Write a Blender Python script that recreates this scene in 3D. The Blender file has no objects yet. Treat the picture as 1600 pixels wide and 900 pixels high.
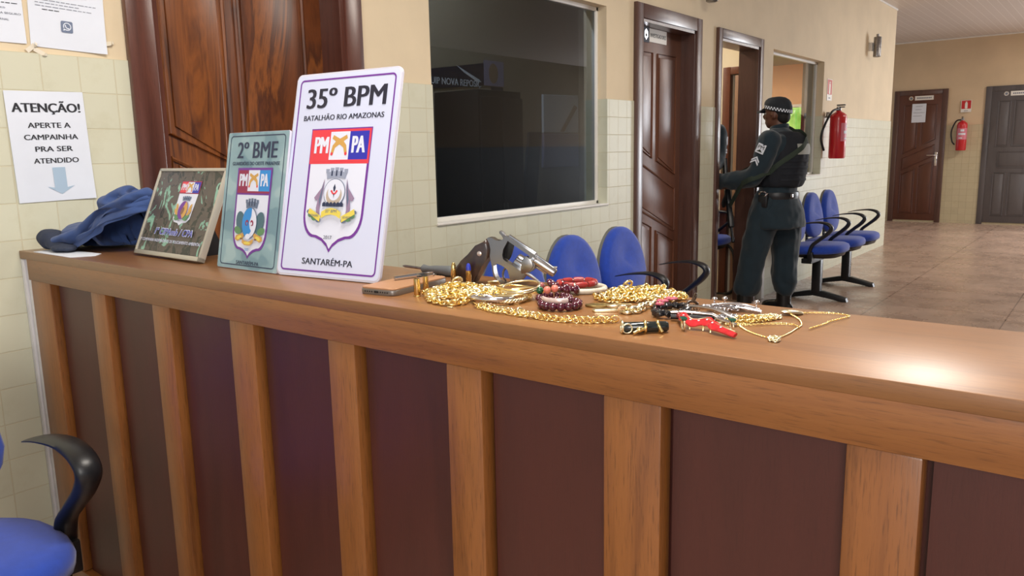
import bpy, bmesh, math, random
from mathutils import Vector, Matrix, Euler, noise
PI = math.pi
rnd = random.Random(7)
SC = bpy.context.scene
COL = SC.collection

# ------------------------------------------------------------------ camera
cd = bpy.data.cameras.new('camera'); cam = bpy.data.objects.new('camera', cd); COL.objects.link(cam)
cR = Vector((0.61320995, -0.78968095, -0.01943069)); cU = Vector((0.1465829, 0.08958589, 0.9851334)); cF = Vector((0.77620037, 0.60694181, -0.17068868))
cam.matrix_world = Matrix(((cR.x, cU.x, -cF.x, -0.84260), (cR.y, cU.y, -cF.y, -2.36623), (cR.z, cU.z, -cF.z, 1.25286), (0, 0, 0, 1)))
cd.sensor_width = 36.0; cd.lens = 1221.216 / 1600 * 36.0; cd.clip_start = 0.02
SC.camera = cam

# ------------------------------------------------------------------ light
SC.view_settings.view_transform = 'Standard'; SC.view_settings.look = 'None'
SC.view_settings.gamma = 1.0; SC.view_settings.use_curve_mapping = False
SC.view_settings.exposure = 0.25
wd = bpy.data.worlds.new('world'); SC.world = wd; wd.use_nodes = True
bg = wd.node_tree.nodes['Background']; bg.inputs[0].default_value = (0.86, 0.93, 1.0, 1); bg.inputs[1].default_value = 0.55

def area(name, loc, target, sx, sy, power, color, parent=None):
    l = bpy.data.lights.new(name, 'AREA'); l.shape = 'RECTANGLE'; l.size = sx; l.size_y = sy; l.energy = power; l.color = color
    o = bpy.data.objects.new(name, l); COL.objects.link(o); o.location = loc
    o.rotation_euler = (Vector(target) - Vector(loc)).to_track_quat('-Z', 'Y').to_euler()
    return o
WARM = (1.0, 0.93, 0.84); COOL = (0.92, 0.95, 1.0)
area('window_daylight_behind', (-3.2, -3.6, 1.9), (0.0, -1.4, 0.9), 1.6, 1.4, 60, (1.0, 0.95, 0.90))
area('entrance_daylight', (13.7, -4.55, 1.35), (9.0, -2.8, 0.6), 2.6, 2.3, 240, COOL)

# ------------------------------------------------------------------ constants
ZT = 1.5435; ZC = 1.016; DC = 0.3167; ZH = 2.8785; XE = 9.8836; XF = 13.423; WT = 0.15

# ------------------------------------------------------------------ materials
def lin(c):
    return tuple((v / 12.92 if v <= 0.04045 else ((v + 0.055) / 1.055) ** 2.4) for v in (c[0] / 255, c[1] / 255, c[2] / 255)) + (1.0,)
MATS = {}
def base(name):
    m = bpy.data.materials.new(name); m.use_nodes = True
    nt = m.node_tree; b = nt.nodes['Principled BSDF']; return m, nt, b
def N(nt, t, **kw):
    n = nt.nodes.new(t)
    for k, v in kw.items(): setattr(n, k, v)
    return n
def coords(nt, scale=(1, 1, 1), rot=(0, 0, 0), loc=(0, 0, 0)):
    tc = N(nt, 'ShaderNodeTexCoord'); mp = N(nt, 'ShaderNodeMapping')
    mp.inputs['Scale'].default_value = scale; mp.inputs['Rotation'].default_value = rot; mp.inputs['Location'].default_value = loc
    nt.links.new(tc.outputs['Object'], mp.inputs[0]); return mp.outputs[0]
def noise_tex(nt, vec, scale, detail=4, rough=0.55, dist=0.0):
    n = N(nt, 'ShaderNodeTexNoise'); n.inputs['Scale'].default_value = scale; n.inputs['Detail'].default_value = detail
    n.inputs['Roughness'].default_value = rough; n.inputs['Distortion'].default_value = dist
    nt.links.new(vec, n.inputs['Vector']); return n.outputs['Fac']
def ramp(nt, fac, stops):
    r = N(nt, 'ShaderNodeValToRGB'); e = r.color_ramp.elements
    while len(e) > 1: e.remove(e[-1])
    e[0].position = stops[0][0]; e[0].color = stops[0][1]
    for p, c in stops[1:]:
        x = e.new(p); x.color = c
    nt.links.new(fac, r.inputs[0]); return r.outputs[0]
def bump(nt, b, height, strength, dist=0.002):
    n = N(nt, 'ShaderNodeBump'); n.inputs['Strength'].default_value = strength; n.inputs['Distance'].default_value = dist
    nt.links.new(height, n.inputs['Height']); nt.links.new(n.outputs[0], b.inputs['Normal'])
def mat(name, c, rough=0.5, metal=0.0, vary=0.0, vscale=8, bumpy=0.0, bscale=60, coat=0.0, spec=None, sheen=0.0, trans=0.0):
    if name in MATS: return MATS[name]
    m, nt, b = base(name)
    b.inputs['Base Color'].default_value = lin(c); b.inputs['Roughness'].default_value = rough; b.inputs['Metallic'].default_value = metal
    b.inputs['Coat Weight'].default_value = coat; b.inputs['Coat Roughness'].default_value = 0.1
    if spec is not None: b.inputs['Specular IOR Level'].default_value = spec
    if sheen: b.inputs['Sheen Weight'].default_value = sheen
    if trans: b.inputs['Transmission Weight'].default_value = trans
    if vary or bumpy:
        v = coords(nt)
        if vary:
            f = noise_tex(nt, v, vscale, 5)
            lo = lin([x * (1 - vary) for x in c]); hi = lin([min(255, x * (1 + vary * 0.6)) for x in c])
            nt.links.new(ramp(nt, f, [(0.3, lo), (0.7, hi)]), b.inputs['Base Color'])
        if bumpy: bump(nt, b, noise_tex(nt, v, bscale, 4), bumpy)
    MATS[name] = m; return m
def wood(name, stops, axis=1, rough=0.35, stretch=14.0, scale=5.0, coat=0.0, pores=0.5, dist=0.6, bstr=0.15):
    """long grain along one axis: stretched noise through a colour ramp, dark short pores on top"""
    if name in MATS: return MATS[name]
    m, nt, b = base(name)
    s = [stretch, stretch, stretch]; s[axis] = 1.0
    v = coords(nt, tuple(s))
    f = noise_tex(nt, v, scale / 5.0, 6, 0.6, dist)
    c = ramp(nt, f, [(p, lin(x)) for p, x in stops])
    s2 = [420.0] * 3; s2[axis] = 26.0
    f2 = noise_tex(nt, coords(nt, tuple(s2)), 1.0, 3, 0.6)
    dk = ramp(nt, f2, [(0.30, (1 - pores, 1 - pores, 1 - pores, 1)), (0.46, (1, 1, 1, 1))])
    mx = N(nt, 'ShaderNodeMix', data_type='RGBA', blend_type='MULTIPLY'); mx.inputs[0].default_value = 1.0
    nt.links.new(c, mx.inputs[6]); nt.links.new(dk, mx.inputs[7]); nt.links.new(mx.outputs[2], b.inputs['Base Color'])
    b.inputs['Roughness'].default_value = rough; b.inputs['Coat Weight'].default_value = coat; b.inputs['Coat Roughness'].default_value = 0.30
    bump(nt, b, f2, bstr, 0.001)
    MATS[name] = m; return m
def tile(name, c, grout, ax='x', x0=0.011, rough=0.42):
    m, nt, b = base(name)
    tc = N(nt, 'ShaderNodeTexCoord'); sp = N(nt, 'ShaderNodeSeparateXYZ'); nt.links.new(tc.outputs['Object'], sp.inputs[0])
    cb = N(nt, 'ShaderNodeCombineXYZ')
    a = N(nt, 'ShaderNodeMath', operation='SUBTRACT'); nt.links.new(sp.outputs[0 if ax == 'x' else 1], a.inputs[0]); a.inputs[1].default_value = x0 - 10.0
    z = N(nt, 'ShaderNodeMath', operation='SUBTRACT'); nt.links.new(sp.outputs[2], z.inputs[0]); z.inputs[1].default_value = ZT - 10.0
    nt.links.new(a.outputs[0], cb.inputs[0]); nt.links.new(z.outputs[0], cb.inputs[1])
    br = N(nt, 'ShaderNodeTexBrick'); br.offset = 0.0; br.squash = 1.0
    br.inputs['Scale'].default_value = 1.0; br.inputs['Brick Width'].default_value = 0.1; br.inputs['Row Height'].default_value = 0.1
    br.inputs['Mortar Size'].default_value = 0.0016; br.inputs['Mortar Smooth'].default_value = 0.25; br.inputs['Bias'].default_value = 0.0
    br.inputs['Color1'].default_value = lin(c); br.inputs['Color2'].default_value = lin([x * 0.97 for x in c]); br.inputs['Mortar'].default_value = lin(grout)
    nt.links.new(cb.outputs[0], br.inputs[0])
    st = ramp(nt, noise_tex(nt, coords(nt), 7, 6, 0.7), [(0.25, (0.86, 0.83, 0.76, 1)), (0.48, (1, 1, 1, 1))])
    mx = N(nt, 'ShaderNodeMix', data_type='RGBA', blend_type='MULTIPLY'); mx.inputs[0].default_value = 0.6
    nt.links.new(br.outputs[0], mx.inputs[6]); nt.links.new(st, mx.inputs[7]); nt.links.new(mx.outputs[2], b.inputs['Base Color'])
    rr = ramp(nt, br.outputs[1], [(0.0, (rough, rough, rough, 1)), (1.0, (0.85, 0.85, 0.85, 1))]); nt.links.new(rr, b.inputs['Roughness'])
    inv = N(nt, 'ShaderNodeMath', operation='SUBTRACT'); inv.inputs[0].default_value = 1.0; nt.links.new(br.outputs[1], inv.inputs[1])
    bump(nt, b, inv.outputs[0], 0.6, 0.0025)
    MATS[name] = m; return m

M_PAINT = mat('cream_paint', (224, 207, 176), 0.75, vary=0.035, vscale=2.2, bumpy=0.12, bscale=90)
M_PAINT2 = mat('buff_paint', (214, 192, 160), 0.75, vary=0.04, vscale=2.0, bumpy=0.12, bscale=90)
M_TILE = tile('dado_tile', (212, 212, 190), (203, 197, 170))
M_TILEF = tile('far_dado_tile', (203, 192, 160), (178, 164, 132), 'y', 0.0)
M_CREAM = mat('plain_cream', (238, 226, 200), 0.7)
M_ORANGE = mat('orange_paint', (226, 158, 96), 0.7, vary=0.03)
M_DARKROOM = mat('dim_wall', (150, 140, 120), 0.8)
M_WHITE = mat('white_trim', (232, 230, 224), 0.45, vary=0.03)
M_BLACK = mat('black_plastic', (22, 24, 28), 0.38, bumpy=0.08, bscale=300)
M_BLUE = mat('blue_fabric', (26, 68, 176), 0.85, vary=0.06, vscale=40, bumpy=0.25, bscale=700, sheen=0.3)
M_SHELL = mat('grey_shell', (112, 112, 104), 0.55)
M_STEEL = mat('polished_steel', (196, 198, 202), 0.20, 1.0)
M_STEELD = mat('worn_steel', (150, 148, 148), 0.3, 1.0, vary=0.15, vscale=60)
M_CHROME = mat('chrome', (225, 225, 228), 0.12, 1.0)
M_GOLD = mat('gold', (255, 230, 158), 0.24, 1.0)
M_GOLDP = mat('pale_gold', (246, 236, 200), 0.28, 1.0)
M_BRASS = mat('brass', (214, 186, 124), 0.24, 1.0)
M_SILVER = mat('silver', (216, 216, 220), 0.18, 1.0)
M_RED = mat('extinguisher_red', (196, 30, 40), 0.3, coat=0.3)
M_PAPER = mat('white_paper', (224, 231, 243), 0.65, vary=0.02, vscale=6)
M_INK = mat('black_ink', (38, 40, 48), 0.6)
M_GREYINK = mat('grey_ink', (120, 126, 140), 0.6)
M_DKBLUE = mat('ink_blue', (42, 56, 108), 0.5)
CW = [(0.25, (102, 60, 28)), (0.45, (138, 86, 41)), (0.6, (148, 95, 47)), (0.8, (116, 70, 33))]
M_CTOP = wood('counter_top_wood', [(0.25, (108, 68, 36)), (0.5, (140, 94, 50)), (0.75, (122, 79, 42))], 1, 0.40, 22, 5, 0.5, 0.25)
M_CRAIL = wood('counter_rail_wood', CW, 1, 0.34, 22, 5, 0.25, 0.32)
M_CPOST = wood('counter_post_wood', [(0.25, (106, 62, 29)), (0.5, (146, 91, 44)), (0.75, (124, 75, 35))], 2, 0.32, 16, 5, 0.25, 0.4)
M_CPANEL = wood('counter_panel_ply', [(0.25, (60, 26, 20)), (0.5, (78, 36, 28)), (0.75, (68, 31, 24))], 2, 0.42, 8, 4, 0.25, 0.12)
M_DOOR0 = wood('door_wood_striped', [(0.2, (52, 26, 14)), (0.38, (82, 42, 20)), (0.47, (134, 76, 32)), (0.53, (76, 38, 19)), (0.62, (112, 60, 27)), (0.8, (56, 28, 15))], 2, 0.34, 5.5, 4, 0.2, 0.18, 1.6)
M_DOOR1 = wood('door_wood_brown', [(0.25, (78, 46, 34)), (0.5, (112, 70, 50)), (0.75, (90, 54, 38))], 2, 0.32, 9, 4, 0.25, 0.2, 1.0)
M_FRAME = wood('door_frame_wood', [(0.25, (64, 42, 38)), (0.5, (92, 64, 56)), (0.75, (78, 52, 46))], 2, 0.3, 14, 5, 0.4, 0.25)
M_FRAME0 = wood('door_frame_dark', [(0.25, (60, 30, 24)), (0.5, (92, 50, 38)), (0.75, (74, 38, 30))], 2, 0.26, 14, 5, 0.4, 0.25)
M_DOORA = wood('far_door_wood', [(0.25, (70, 36, 26)), (0.5, (96, 54, 38)), (0.75, (82, 44, 32))], 2, 0.3, 9, 4, 0.3, 0.15)
M_DOORB = wood('grey_door_wood', [(0.25, (70, 66, 68)), (0.5, (92, 88, 90)), (0.75, (80, 76, 78))], 2, 0.35, 9, 4, 0.2, 0.1)
M_FRAMER = wood('red_frame_wood', [(0.25, (88, 46, 30)), (0.5, (112, 62, 42)), (0.75, (98, 53, 36))], 2, 0.35, 12, 5)
# floor tiles: big reddish brown cement tiles, worn gloss
def floor_mat():
    m, nt, b = base('floor_tile')
    v = coords(nt)
    br = N(nt, 'ShaderNodeTexBrick'); br.offset = 0.0; br.inputs['Scale'].default_value = 1.0
    br.inputs['Brick Width'].default_value = 0.89; br.inputs['Row Height'].default_value = 0.89; br.inputs['Mortar Size'].default_value = 0.005; br.inputs['Mortar Smooth'].default_value = 0.4
    br.inputs['Color1'].default_value = lin((186, 162, 146)); br.inputs['Color2'].default_value = lin((178, 154, 138)); br.inputs['Mortar'].default_value = lin((128, 106, 92))
    nt.links.new(coords(nt, loc=(10.0 - 0.7, 8.9 + 0.0, 0)), br.inputs[0])
    st = ramp(nt, noise_tex(nt, v, 1.6, 7, 0.7, 0.4), [(0.28, (0.72, 0.70, 0.68, 1)), (0.62, (1.08, 1.05, 1.02, 1))])
    mx = N(nt, 'ShaderNodeMix', data_type='RGBA', blend_type='MULTIPLY'); mx.inputs[0].default_value = 1.0
    nt.links.new(br.outputs[0], mx.inputs[6]); nt.links.new(st, mx.inputs[7]); nt.links.new(mx.outputs[2], b.inputs['Base Color'])
    r = ramp(nt, noise_tex(nt, v, 3.0, 6, 0.7), [(0.3, (0.16, 0.16, 0.16, 1)), (0.7, (0.42, 0.42, 0.42, 1))]); nt.links.new(r, b.inputs['Roughness'])
    bump(nt, b, noise_tex(nt, v, 5.0, 4), 0.08, 0.004)
    return m
M_FLOOR = floor_mat()
def ceil_mat():
    m, nt, b = base('ceiling_planks')
    br = N(nt, 'ShaderNodeTexBrick'); br.offset = 0.0; br.inputs['Scale'].default_value = 1.0
    br.inputs['Brick Width'].default_value = 60.0; br.inputs['Row Height'].default_value = 0.0925; br.inputs['Mortar Size'].default_value = 0.0035; br.inputs['Mortar Smooth'].default_value = 0.3
    br.inputs['Color1'].default_value = lin((210, 202, 197)); br.inputs['Color2'].default_value = lin((206, 198, 193)); br.inputs['Mortar'].default_value = lin((232, 228, 224))
    nt.links.new(coords(nt, loc=(30, 9.25, 0)), br.inputs[0]); nt.links.new(br.outputs[0], b.inputs['Base Color']); b.inputs['Roughness'].default_value = 0.4
    return m
M_CEIL = ceil_mat()
def glass_mat(name, tint, rough=0.0, mixf=None):
    """thin pane: clear or tinted see-through plus mirror reflection by Fresnel"""
    m = bpy.data.materials.new(name); m.use_nodes = True; nt = m.node_tree; nt.nodes.clear()
    out = N(nt, 'ShaderNodeOutputMaterial'); tr = N(nt, 'ShaderNodeBsdfTransparent'); gl = N(nt, 'ShaderNodeBsdfGlossy'); mx = N(nt, 'ShaderNodeMixShader'); fr = N(nt, 'ShaderNodeFresnel')
    tr.inputs[0].default_value = tint; gl.inputs[0].default_value = (1, 1, 1, 1); gl.inputs['Roughness'].default_value = rough; ge = N(nt, 'ShaderNodeNewGeometry'); mr = N(nt, 'ShaderNodeMapRange'); mr.inputs[3].default_value = 1.5; mr.inputs[4].default_value = 1 / 1.5; nt.links.new(ge.outputs['Backfacing'], mr.inputs[0]); nt.links.new(mr.outputs[0], fr.inputs[0])
    nt.links.new(fr.outputs[0], mx.inputs[0]); nt.links.new(tr.outputs[0], mx.inputs[1]); nt.links.new(gl.outputs[0], mx.inputs[2]); nt.links.new(mx.outputs[0], out.inputs[0])
    return m
M_TINT = glass_mat('smoked_glass', (0.40, 0.43, 0.46, 1))
M_GLASS = glass_mat('clear_glass', (0.93, 0.95, 0.95, 1))
def emit(name, c, s):
    m, nt, b = base(name); b.inputs['Base Color'].default_value = lin(c); b.inputs['Emission Color'].default_value = lin(c); b.inputs['Emission Strength'].default_value = s; return m

# ------------------------------------------------------------------ mesh builder
_tc = {}
def text_geo(s, bold=0.0):
    if (s, bold) in _tc: return _tc[(s, bold)]
    cu = bpy.data.curves.new('lettering', 'FONT'); cu.body = s; cu.size = 1.0; cu.offset = bold; cu.resolution_u = 3
    o = bpy.data.objects.new('lettering', cu); COL.objects.link(o)
    dg = bpy.context.evaluated_depsgraph_get(); me = bpy.data.meshes.new_from_object(o.evaluated_get(dg))
    vs = [v.co.copy() for v in me.vertices]; fs = [tuple(p.vertices) for p in me.polygons]
    bpy.data.objects.remove(o); bpy.data.curves.remove(cu); bpy.data.meshes.remove(me)
    x0 = min(v.x for v in vs); x1 = max(v.x for v in vs); y0 = min(v.y for v in vs); y1 = max(v.y for v in vs)
    g = (vs, fs, (x0, x1, y0, y1)); _tc[(s, bold)] = g; return g

class MB:
    def __init__(s): s.bm = bmesh.new(); s.mats = []; s.i = 0; s.M = Matrix()
    def m(s, mt):
        if mt not in s.mats: s.mats.append(mt)
        s.i = s.mats.index(mt); return s
    def _f(s, vs, smooth=True):
        try:
            f = s.bm.faces.new(vs); f.material_index = s.i; f.smooth = smooth; return f
        except ValueError: return None
    def v(s, co): return s.bm.verts.new(s.M @ Vector(co))
    def box(s, lo, hi, bev=0.0, T=None):
        x0, y0, z0 = lo; x1, y1, z1 = hi; old = s.M
        if T is not None: s.M = s.M @ T
        c = [s.v(p) for p in ((x0, y0, z0), (x1, y0, z0), (x1, y1, z0), (x0, y1, z0), (x0, y0, z1), (x1, y0, z1), (x1, y1, z1), (x0, y1, z1))]
        fs = [s._f([c[k] for k in q]) for q in ((3, 2, 1, 0), (4, 5, 6, 7), (0, 1, 5, 4), (1, 2, 6, 5), (2, 3, 7, 6), (3, 0, 4, 7))]
        s.M = old
        if bev > 0:
            es = list({e for f in fs for e in f.edges})
            bmesh.ops.bevel(s.bm, geom=es, offset=bev, segments=2, profile=0.5, affect='EDGES', clamp_overlap=True, material=s.i)
        return s
    def ring(s, cs): return [s.v(c) for c in cs]
    def loft(s, rings, closed=True, cap=True):
        R = [s.ring(r) for r in rings]; n = len(R[0])
        for a, b in zip(R, R[1:]):
            for k in range(n if closed else n - 1): s._f((a[k], a[(k + 1) % n], b[(k + 1) % n], b[k]))
        if cap and closed: s._f(R[0][::-1]); s._f(R[-1])
        return s
    def lathe(s, prof, seg=20, T=None, cap=True):
        old = s.M
        if T is not None: s.M = s.M @ T
        s.loft([[(r * math.cos(2 * PI * k / seg), r * math.sin(2 * PI * k / seg), z) for k in range(seg)] for r, z in prof], cap=cap)
        s.M = old; return s
    def cyl(s, a, b, r, r2=None, seg=16):
        a = Vector(a); b = Vector(b); d = b - a
        T = Matrix.Translation(a) @ d.to_track_quat('Z', 'Y').to_matrix().to_4x4()
        return s.lathe([(r, 0), (r if r2 is None else r2, d.length)], seg, T)
    def ell(s, c, r, seg=16, rings=10, T=None):
        old = s.M
        s.M = s.M @ Matrix.Translation(c) @ (T if T is not None else Matrix()) @ Matrix.Diagonal((r[0], r[1], r[2], 1))
        R = []
        for i in range(1, rings):
            t = PI * i / rings; R.append([(math.sin(t) * math.cos(2 * PI * k / seg), math.sin(t) * math.sin(2 * PI * k / seg), -math.cos(t)) for k in range(seg)])
        rr = [s.ring(q) for q in R]; b0 = s.v((0, 0, -1)); t0 = s.v((0, 0, 1))
        for k in range(seg):
            s._f((b0, rr[0][(k + 1) % seg], rr[0][k])); s._f((t0, rr[-1][k], rr[-1][(k + 1) % seg]))
        for a, b in zip(rr, rr[1:]):
            for k in range(seg): s._f((a[k], a[(k + 1) % seg], b[(k + 1) % seg], b[k]))
        s.M = old; return s
    def tube(s, pts, rad, seg=8, closed=False, flat=None, up=None):
        """round tube, or flat=(w,t) a ribbon section; up fixes the ribbon's width direction"""
        P = [Vector(p) for p in pts]; n = len(P); rings = []
        nrm = None
        for i in range(n):
            if closed: t = P[(i + 1) % n] - P[i - 1]
            else: t = P[min(i + 1, n - 1)] - P[max(i - 1, 0)]
            if t.length < 1e-9: t = Vector((0, 0, 1))
            t.normalize()
            if up is not None: a = Vector(up)
            elif nrm is None: a = Vector((0, 0, 1)) if abs(t.z) < 0.9 else Vector((1, 0, 0))
            else: a = nrm
            u = (a - t * a.dot(t))
            if u.length < 1e-6: u = t.orthogonal()
            u.normalize(); w = t.cross(u); nrm = u
            r = rad[i] if isinstance(rad, (list, tuple)) else rad
            if flat is not None:
                fw, ft = flat if not isinstance(flat, list) else flat[i]
                rings.append([P[i] + u * (fw * math.cos(q)) * (1 if abs(math.cos(q)) > .2 else 1) + w * (ft * math.sin(q)) for q in (2 * PI * (k + .5) / seg for k in range(seg))])
            else: rings.append([P[i] + (u * math.cos(q) + w * math.sin(q)) * r for q in (2 * PI * k / seg for k in range(seg))])
        if closed:
            R = [s.ring(r) for r in rings]
            for a, b in zip(R, R[1:] + R[:1]):
                for k in range(seg): s._f((a[k], a[(k + 1) % seg], b[(k + 1) % seg], b[k]))
        else: s.loft(rings)
        return s
    def torus(s, c, R, r, T=None, seg=24, rs=8, sx=1.0, sy=1.0):
        old = s.M; s.M = s.M @ Matrix.Translation(c) @ (T if T is not None else Matrix())
        s.tube([(R * sx * math.cos(2 * PI * k / seg), R * sy * math.sin(2 * PI * k / seg), 0) for k in range(seg)], r, rs, True)
        s.M = old; return s
    def prism(s, poly, z0, z1, bev=0.0, T=None):
        """polygon in local XY pulled from z0 to z1"""
        old = s.M
        if T is not None: s.M = s.M @ T
        a = [s.v((x, y, z0)) for x, y in poly]; b = [s.v((x, y, z1)) for x, y in poly]; n = len(poly)
        fs = [s._f(a[::-1], False), s._f(b, False)] + [s._f((a[k], a[(k + 1) % n], b[(k + 1) % n], b[k])) for k in range(n)]
        s.M = old
        if bev > 0:
            es = list({e for f in fs[:2] if f for e in f.edges})
            bmesh.ops.bevel(s.bm, geom=es, offset=bev, segments=2, profile=0.5, affect='EDGES', clamp_overlap=True, material=s.i)
        return s
    def holed(s, outer, holes, z0, z1, T=None):
        """polygon with holes, pulled from z0 to z1"""
        cu = bpy.data.curves.new('outline', 'CURVE'); cu.dimensions = '2D'; cu.fill_mode = 'BOTH'; cu.extrude = (z1 - z0) / 2
        for poly in [outer] + holes:
            sp = cu.splines.new('POLY'); sp.points.add(len(poly) - 1); sp.use_cyclic_u = True
            for p, (x, y) in zip(sp.points, poly): p.co = (x, y, 0, 1)
        o = bpy.data.objects.new('outline', cu); COL.objects.link(o)
        me = bpy.data.meshes.new_from_object(o.evaluated_get(bpy.context.evaluated_depsgraph_get()))
        TT = s.M @ (T if T is not None else Matrix()) @ Matrix.Translation((0, 0, (z0 + z1) / 2))
        vs = [s.bm.verts.new(TT @ v.co) for v in me.vertices]
        for p in me.polygons: s._f([vs[k] for k in p.vertices], False)
        bpy.data.objects.remove(o); bpy.data.curves.remove(cu); bpy.data.meshes.remove(me); return s
    def poly(s, pts, z=0.0): s._f([s.v((x, y, z)) for x, y in pts], False); return s
    def text(s, t, x0, x1, y0, y1, z, bold=0.0, shear=0.0):
        """lettering stretched to fill the box x0..x1, y0..y1 at height z"""
        vs, fs, (a, b, c, d) = text_geo(t); e = bold * (y1 - y0) * 1.25; x0 += e; x1 -= e; sx = (x1 - x0) / (b - a); sy = (y1 - y0) / (d - c)
        for i, q in enumerate((0, -e, e, -e / 2, e / 2) if e > 0 else (0,)):
            nv = [s.v((q + x0 + (v.x - a) * sx + shear * (v.y - c) * sy, y0 + (v.y - c) * sy, z + i * 0.00003)) for v in vs]
            for f in fs: s._f([nv[k] for k in f], False)
        return s
    def outline(s, pts, w, z):
        n = len(pts); P = [Vector((x, y)) for x, y in pts]; inn = []
        for k in range(n):
            d1 = (P[k] - P[k - 1]).normalized(); d2 = (P[(k + 1) % n] - P[k]).normalized()
            n1 = Vector((-d1.y, d1.x)); n2 = Vector((-d2.y, d2.x)); bis = (n1 + n2)
            bis = bis / max(bis.length_squared, 0.5) * 2 if bis.length > 1e-6 else n1
            inn.append(P[k] + bis * w)
        a = [s.v((p.x, p.y, z)) for p in P]; b = [s.v((p.x, p.y, z)) for p in inn]
        for k in range(n): s._f((a[k], a[(k + 1) % n], b[(k + 1) % n], b[k]), False)
        return s
    def build(s, name, parent=None, angle=40, loc=None, normals=True):
        if normals: bmesh.ops.recalc_face_normals(s.bm, faces=s.bm.faces)
        me = bpy.data.meshes.new(name); s.bm.to_mesh(me); s.bm.free()
        for mt in s.mats: me.materials.append(mt)
        if angle: me.set_sharp_from_angle(angle=math.radians(angle))
        else: me.polygons.foreach_set('use_smooth', [False] * len(me.polygons))
        o = bpy.data.objects.new(name, me); COL.objects.link(o)
        if parent: o.parent = parent
        if loc: o.location = loc
        return o
def flatprint(name, mb, parent=None): return mb.build(name, parent, angle=0, normals=False)
def tag(o, label, cat, group=None):
    o['label'] = label; o['category'] = cat
    if group: o['group'] = group
    return o
def struct(o): o['kind'] = 'structure'; return o
def thing(name, label, cat, loc=(0, 0, 0), rotz=0.0, group=None, M=None):
    o = bpy.data.objects.new(name, None); COL.objects.link(o); o.empty_display_size = 0.1
    if M is not None: o.matrix_world = M
    else: o.location = loc; o.rotation_euler = (0, 0, rotz)
    return tag(o, label, cat, group)
def dup(root, label=None, group=None):
    r = root.copy(); COL.objects.link(r)
    if label: r['label'] = label
    if group: r['group'] = group
    for ch in list(root.children):
        c = ch.copy(); COL.objects.link(c); c.parent = r
        for g in list(ch.children):
            d = g.copy(); COL.objects.link(d); d.parent = c
    return r
def lab(o, t): o['label'] = t; return o
def rrect(x0, x1, y0, y1, r, n=5):
    out = []
    for cx, cy, a0 in ((x1 - r, y0 + r, -PI / 2), (x1 - r, y1 - r, 0), (x0 + r, y1 - r, PI / 2), (x0 + r, y0 + r, PI)):
        out += [(cx + r * math.cos(a0 + PI / 2 * k / n), cy + r * math.sin(a0 + PI / 2 * k / n)) for k in range(n + 1)]
    return out
def arc(cx, cy, rx, ry, a0, a1, n=12): return [(cx + rx * math.cos(a0 + (a1 - a0) * k / n), cy + ry * math.sin(a0 + (a1 - a0) * k / n)) for k in range(n + 1)]
def spline(pts, n=6, closed=False):
    P = [Vector(p) for p in pts]; out = []; m = len(P)
    for i in range(m if closed else m - 1):
        g = (lambda k: P[k % m]) if closed else (lambda k: P[min(max(k, 0), m - 1)])
        p0, p1, p2, p3 = g(i - 1), g(i), g(i + 1), g(i + 2)
        for k in range(n):
            t = k / n
            out.append(0.5 * ((2 * p1) + (p2 - p0) * t + (2 * p0 - 5 * p1 + 4 * p2 - p3) * t * t + (3 * p1 - p0 - 3 * p2 + p3) * t ** 3))
    if not closed: out.append(P[-1].copy())
    return out
def remeshed(mb, voxel, name, parent, mats, smooth_it=4, fold=None, loc=None):
    """melts the shapes in mb into ONE continuous surface"""
    tmp = mb.build('melt', None, angle=0)
    md = tmp.modifiers.new('r', 'REMESH'); md.mode = 'VOXEL'; md.voxel_size = voxel
    sm = tmp.modifiers.new('s', 'SMOOTH'); sm.iterations = smooth_it; sm.factor = 0.5
    me = bpy.data.meshes.new_from_object(tmp.evaluated_get(bpy.context.evaluated_depsgraph_get()))
    old = tmp.data; bpy.data.objects.remove(tmp); bpy.data.meshes.remove(old)
    me.materials.clear()
    for q in mats: me.materials.append(q)
    if fold:
        nr = [v.normal.copy() for v in me.vertices]
        for v, nn in zip(me.vertices, nr): v.co += nn * fold(v.co)
    for p in me.polygons: p.use_smooth = True
    me.name = name; o = bpy.data.objects.new(name, me); COL.objects.link(o)
    if parent: o.parent = parent
    if loc: o.location = loc
    return o

# ================================================================== the room
def wall_cells(mb, xs, zs, solid, f):
    for i in range(len(xs) - 1):
        for j in range(len(zs) - 1):
            if solid((xs[i] + xs[i + 1]) / 2, (zs[j] + zs[j + 1]) / 2): f(mb, xs[i], xs[i + 1], zs[j], zs[j + 1])
OPEN = [(0.437, 1.18, -1, 2.02), (1.655, 3.088, 0.949, 2.046), (3.48, 4.22, -1, 2.028), (4.643, 5.385, -1, 2.028), (5.722, 7.10, 0.985, 2.048)]
def solid(x, z): return not any(a < x < b and c < z < d for a, b, c, d in OPEN)
def cell(mb, x0, x1, z0, z1):
    mb.m(M_TILE if z1 <= ZT + 1e-6 else M_PAINT)
    mb.box((x0, -0.006 if z1 <= ZT + 1e-6 else 0.0, z0), (x1, WT, z1))
mb = MB()
wall_cells(mb, sorted({-3.6, XE, *[v for o in OPEN for v in o[:2]]}), sorted({0.0, ZT, ZH, *[v for o in OPEN for v in o[2:] if v > 0]}), solid, cell)
struct(mb.build('wall_back', angle=0))
mb = MB().m(M_TILEF); mb.box((XF - 0.006, -3.2, 0), (XF + 0.12, 3.2, ZT)); mb.box((XF - 0.006, -6.2, 0), (XF + 0.12, -5.9, ZT)); mb.m(M_PAINT2); mb.box((XF, -3.2, ZT), (XF + 0.12, 3.2, ZH)); mb.box((XF, -6.2, ZT), (XF + 0.12, -5.9, ZH)); mb.box((XF, -5.9, 2.45), (XF + 0.12, -3.2, ZH)); struct(mb.build('wall_far', angle=0))
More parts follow.
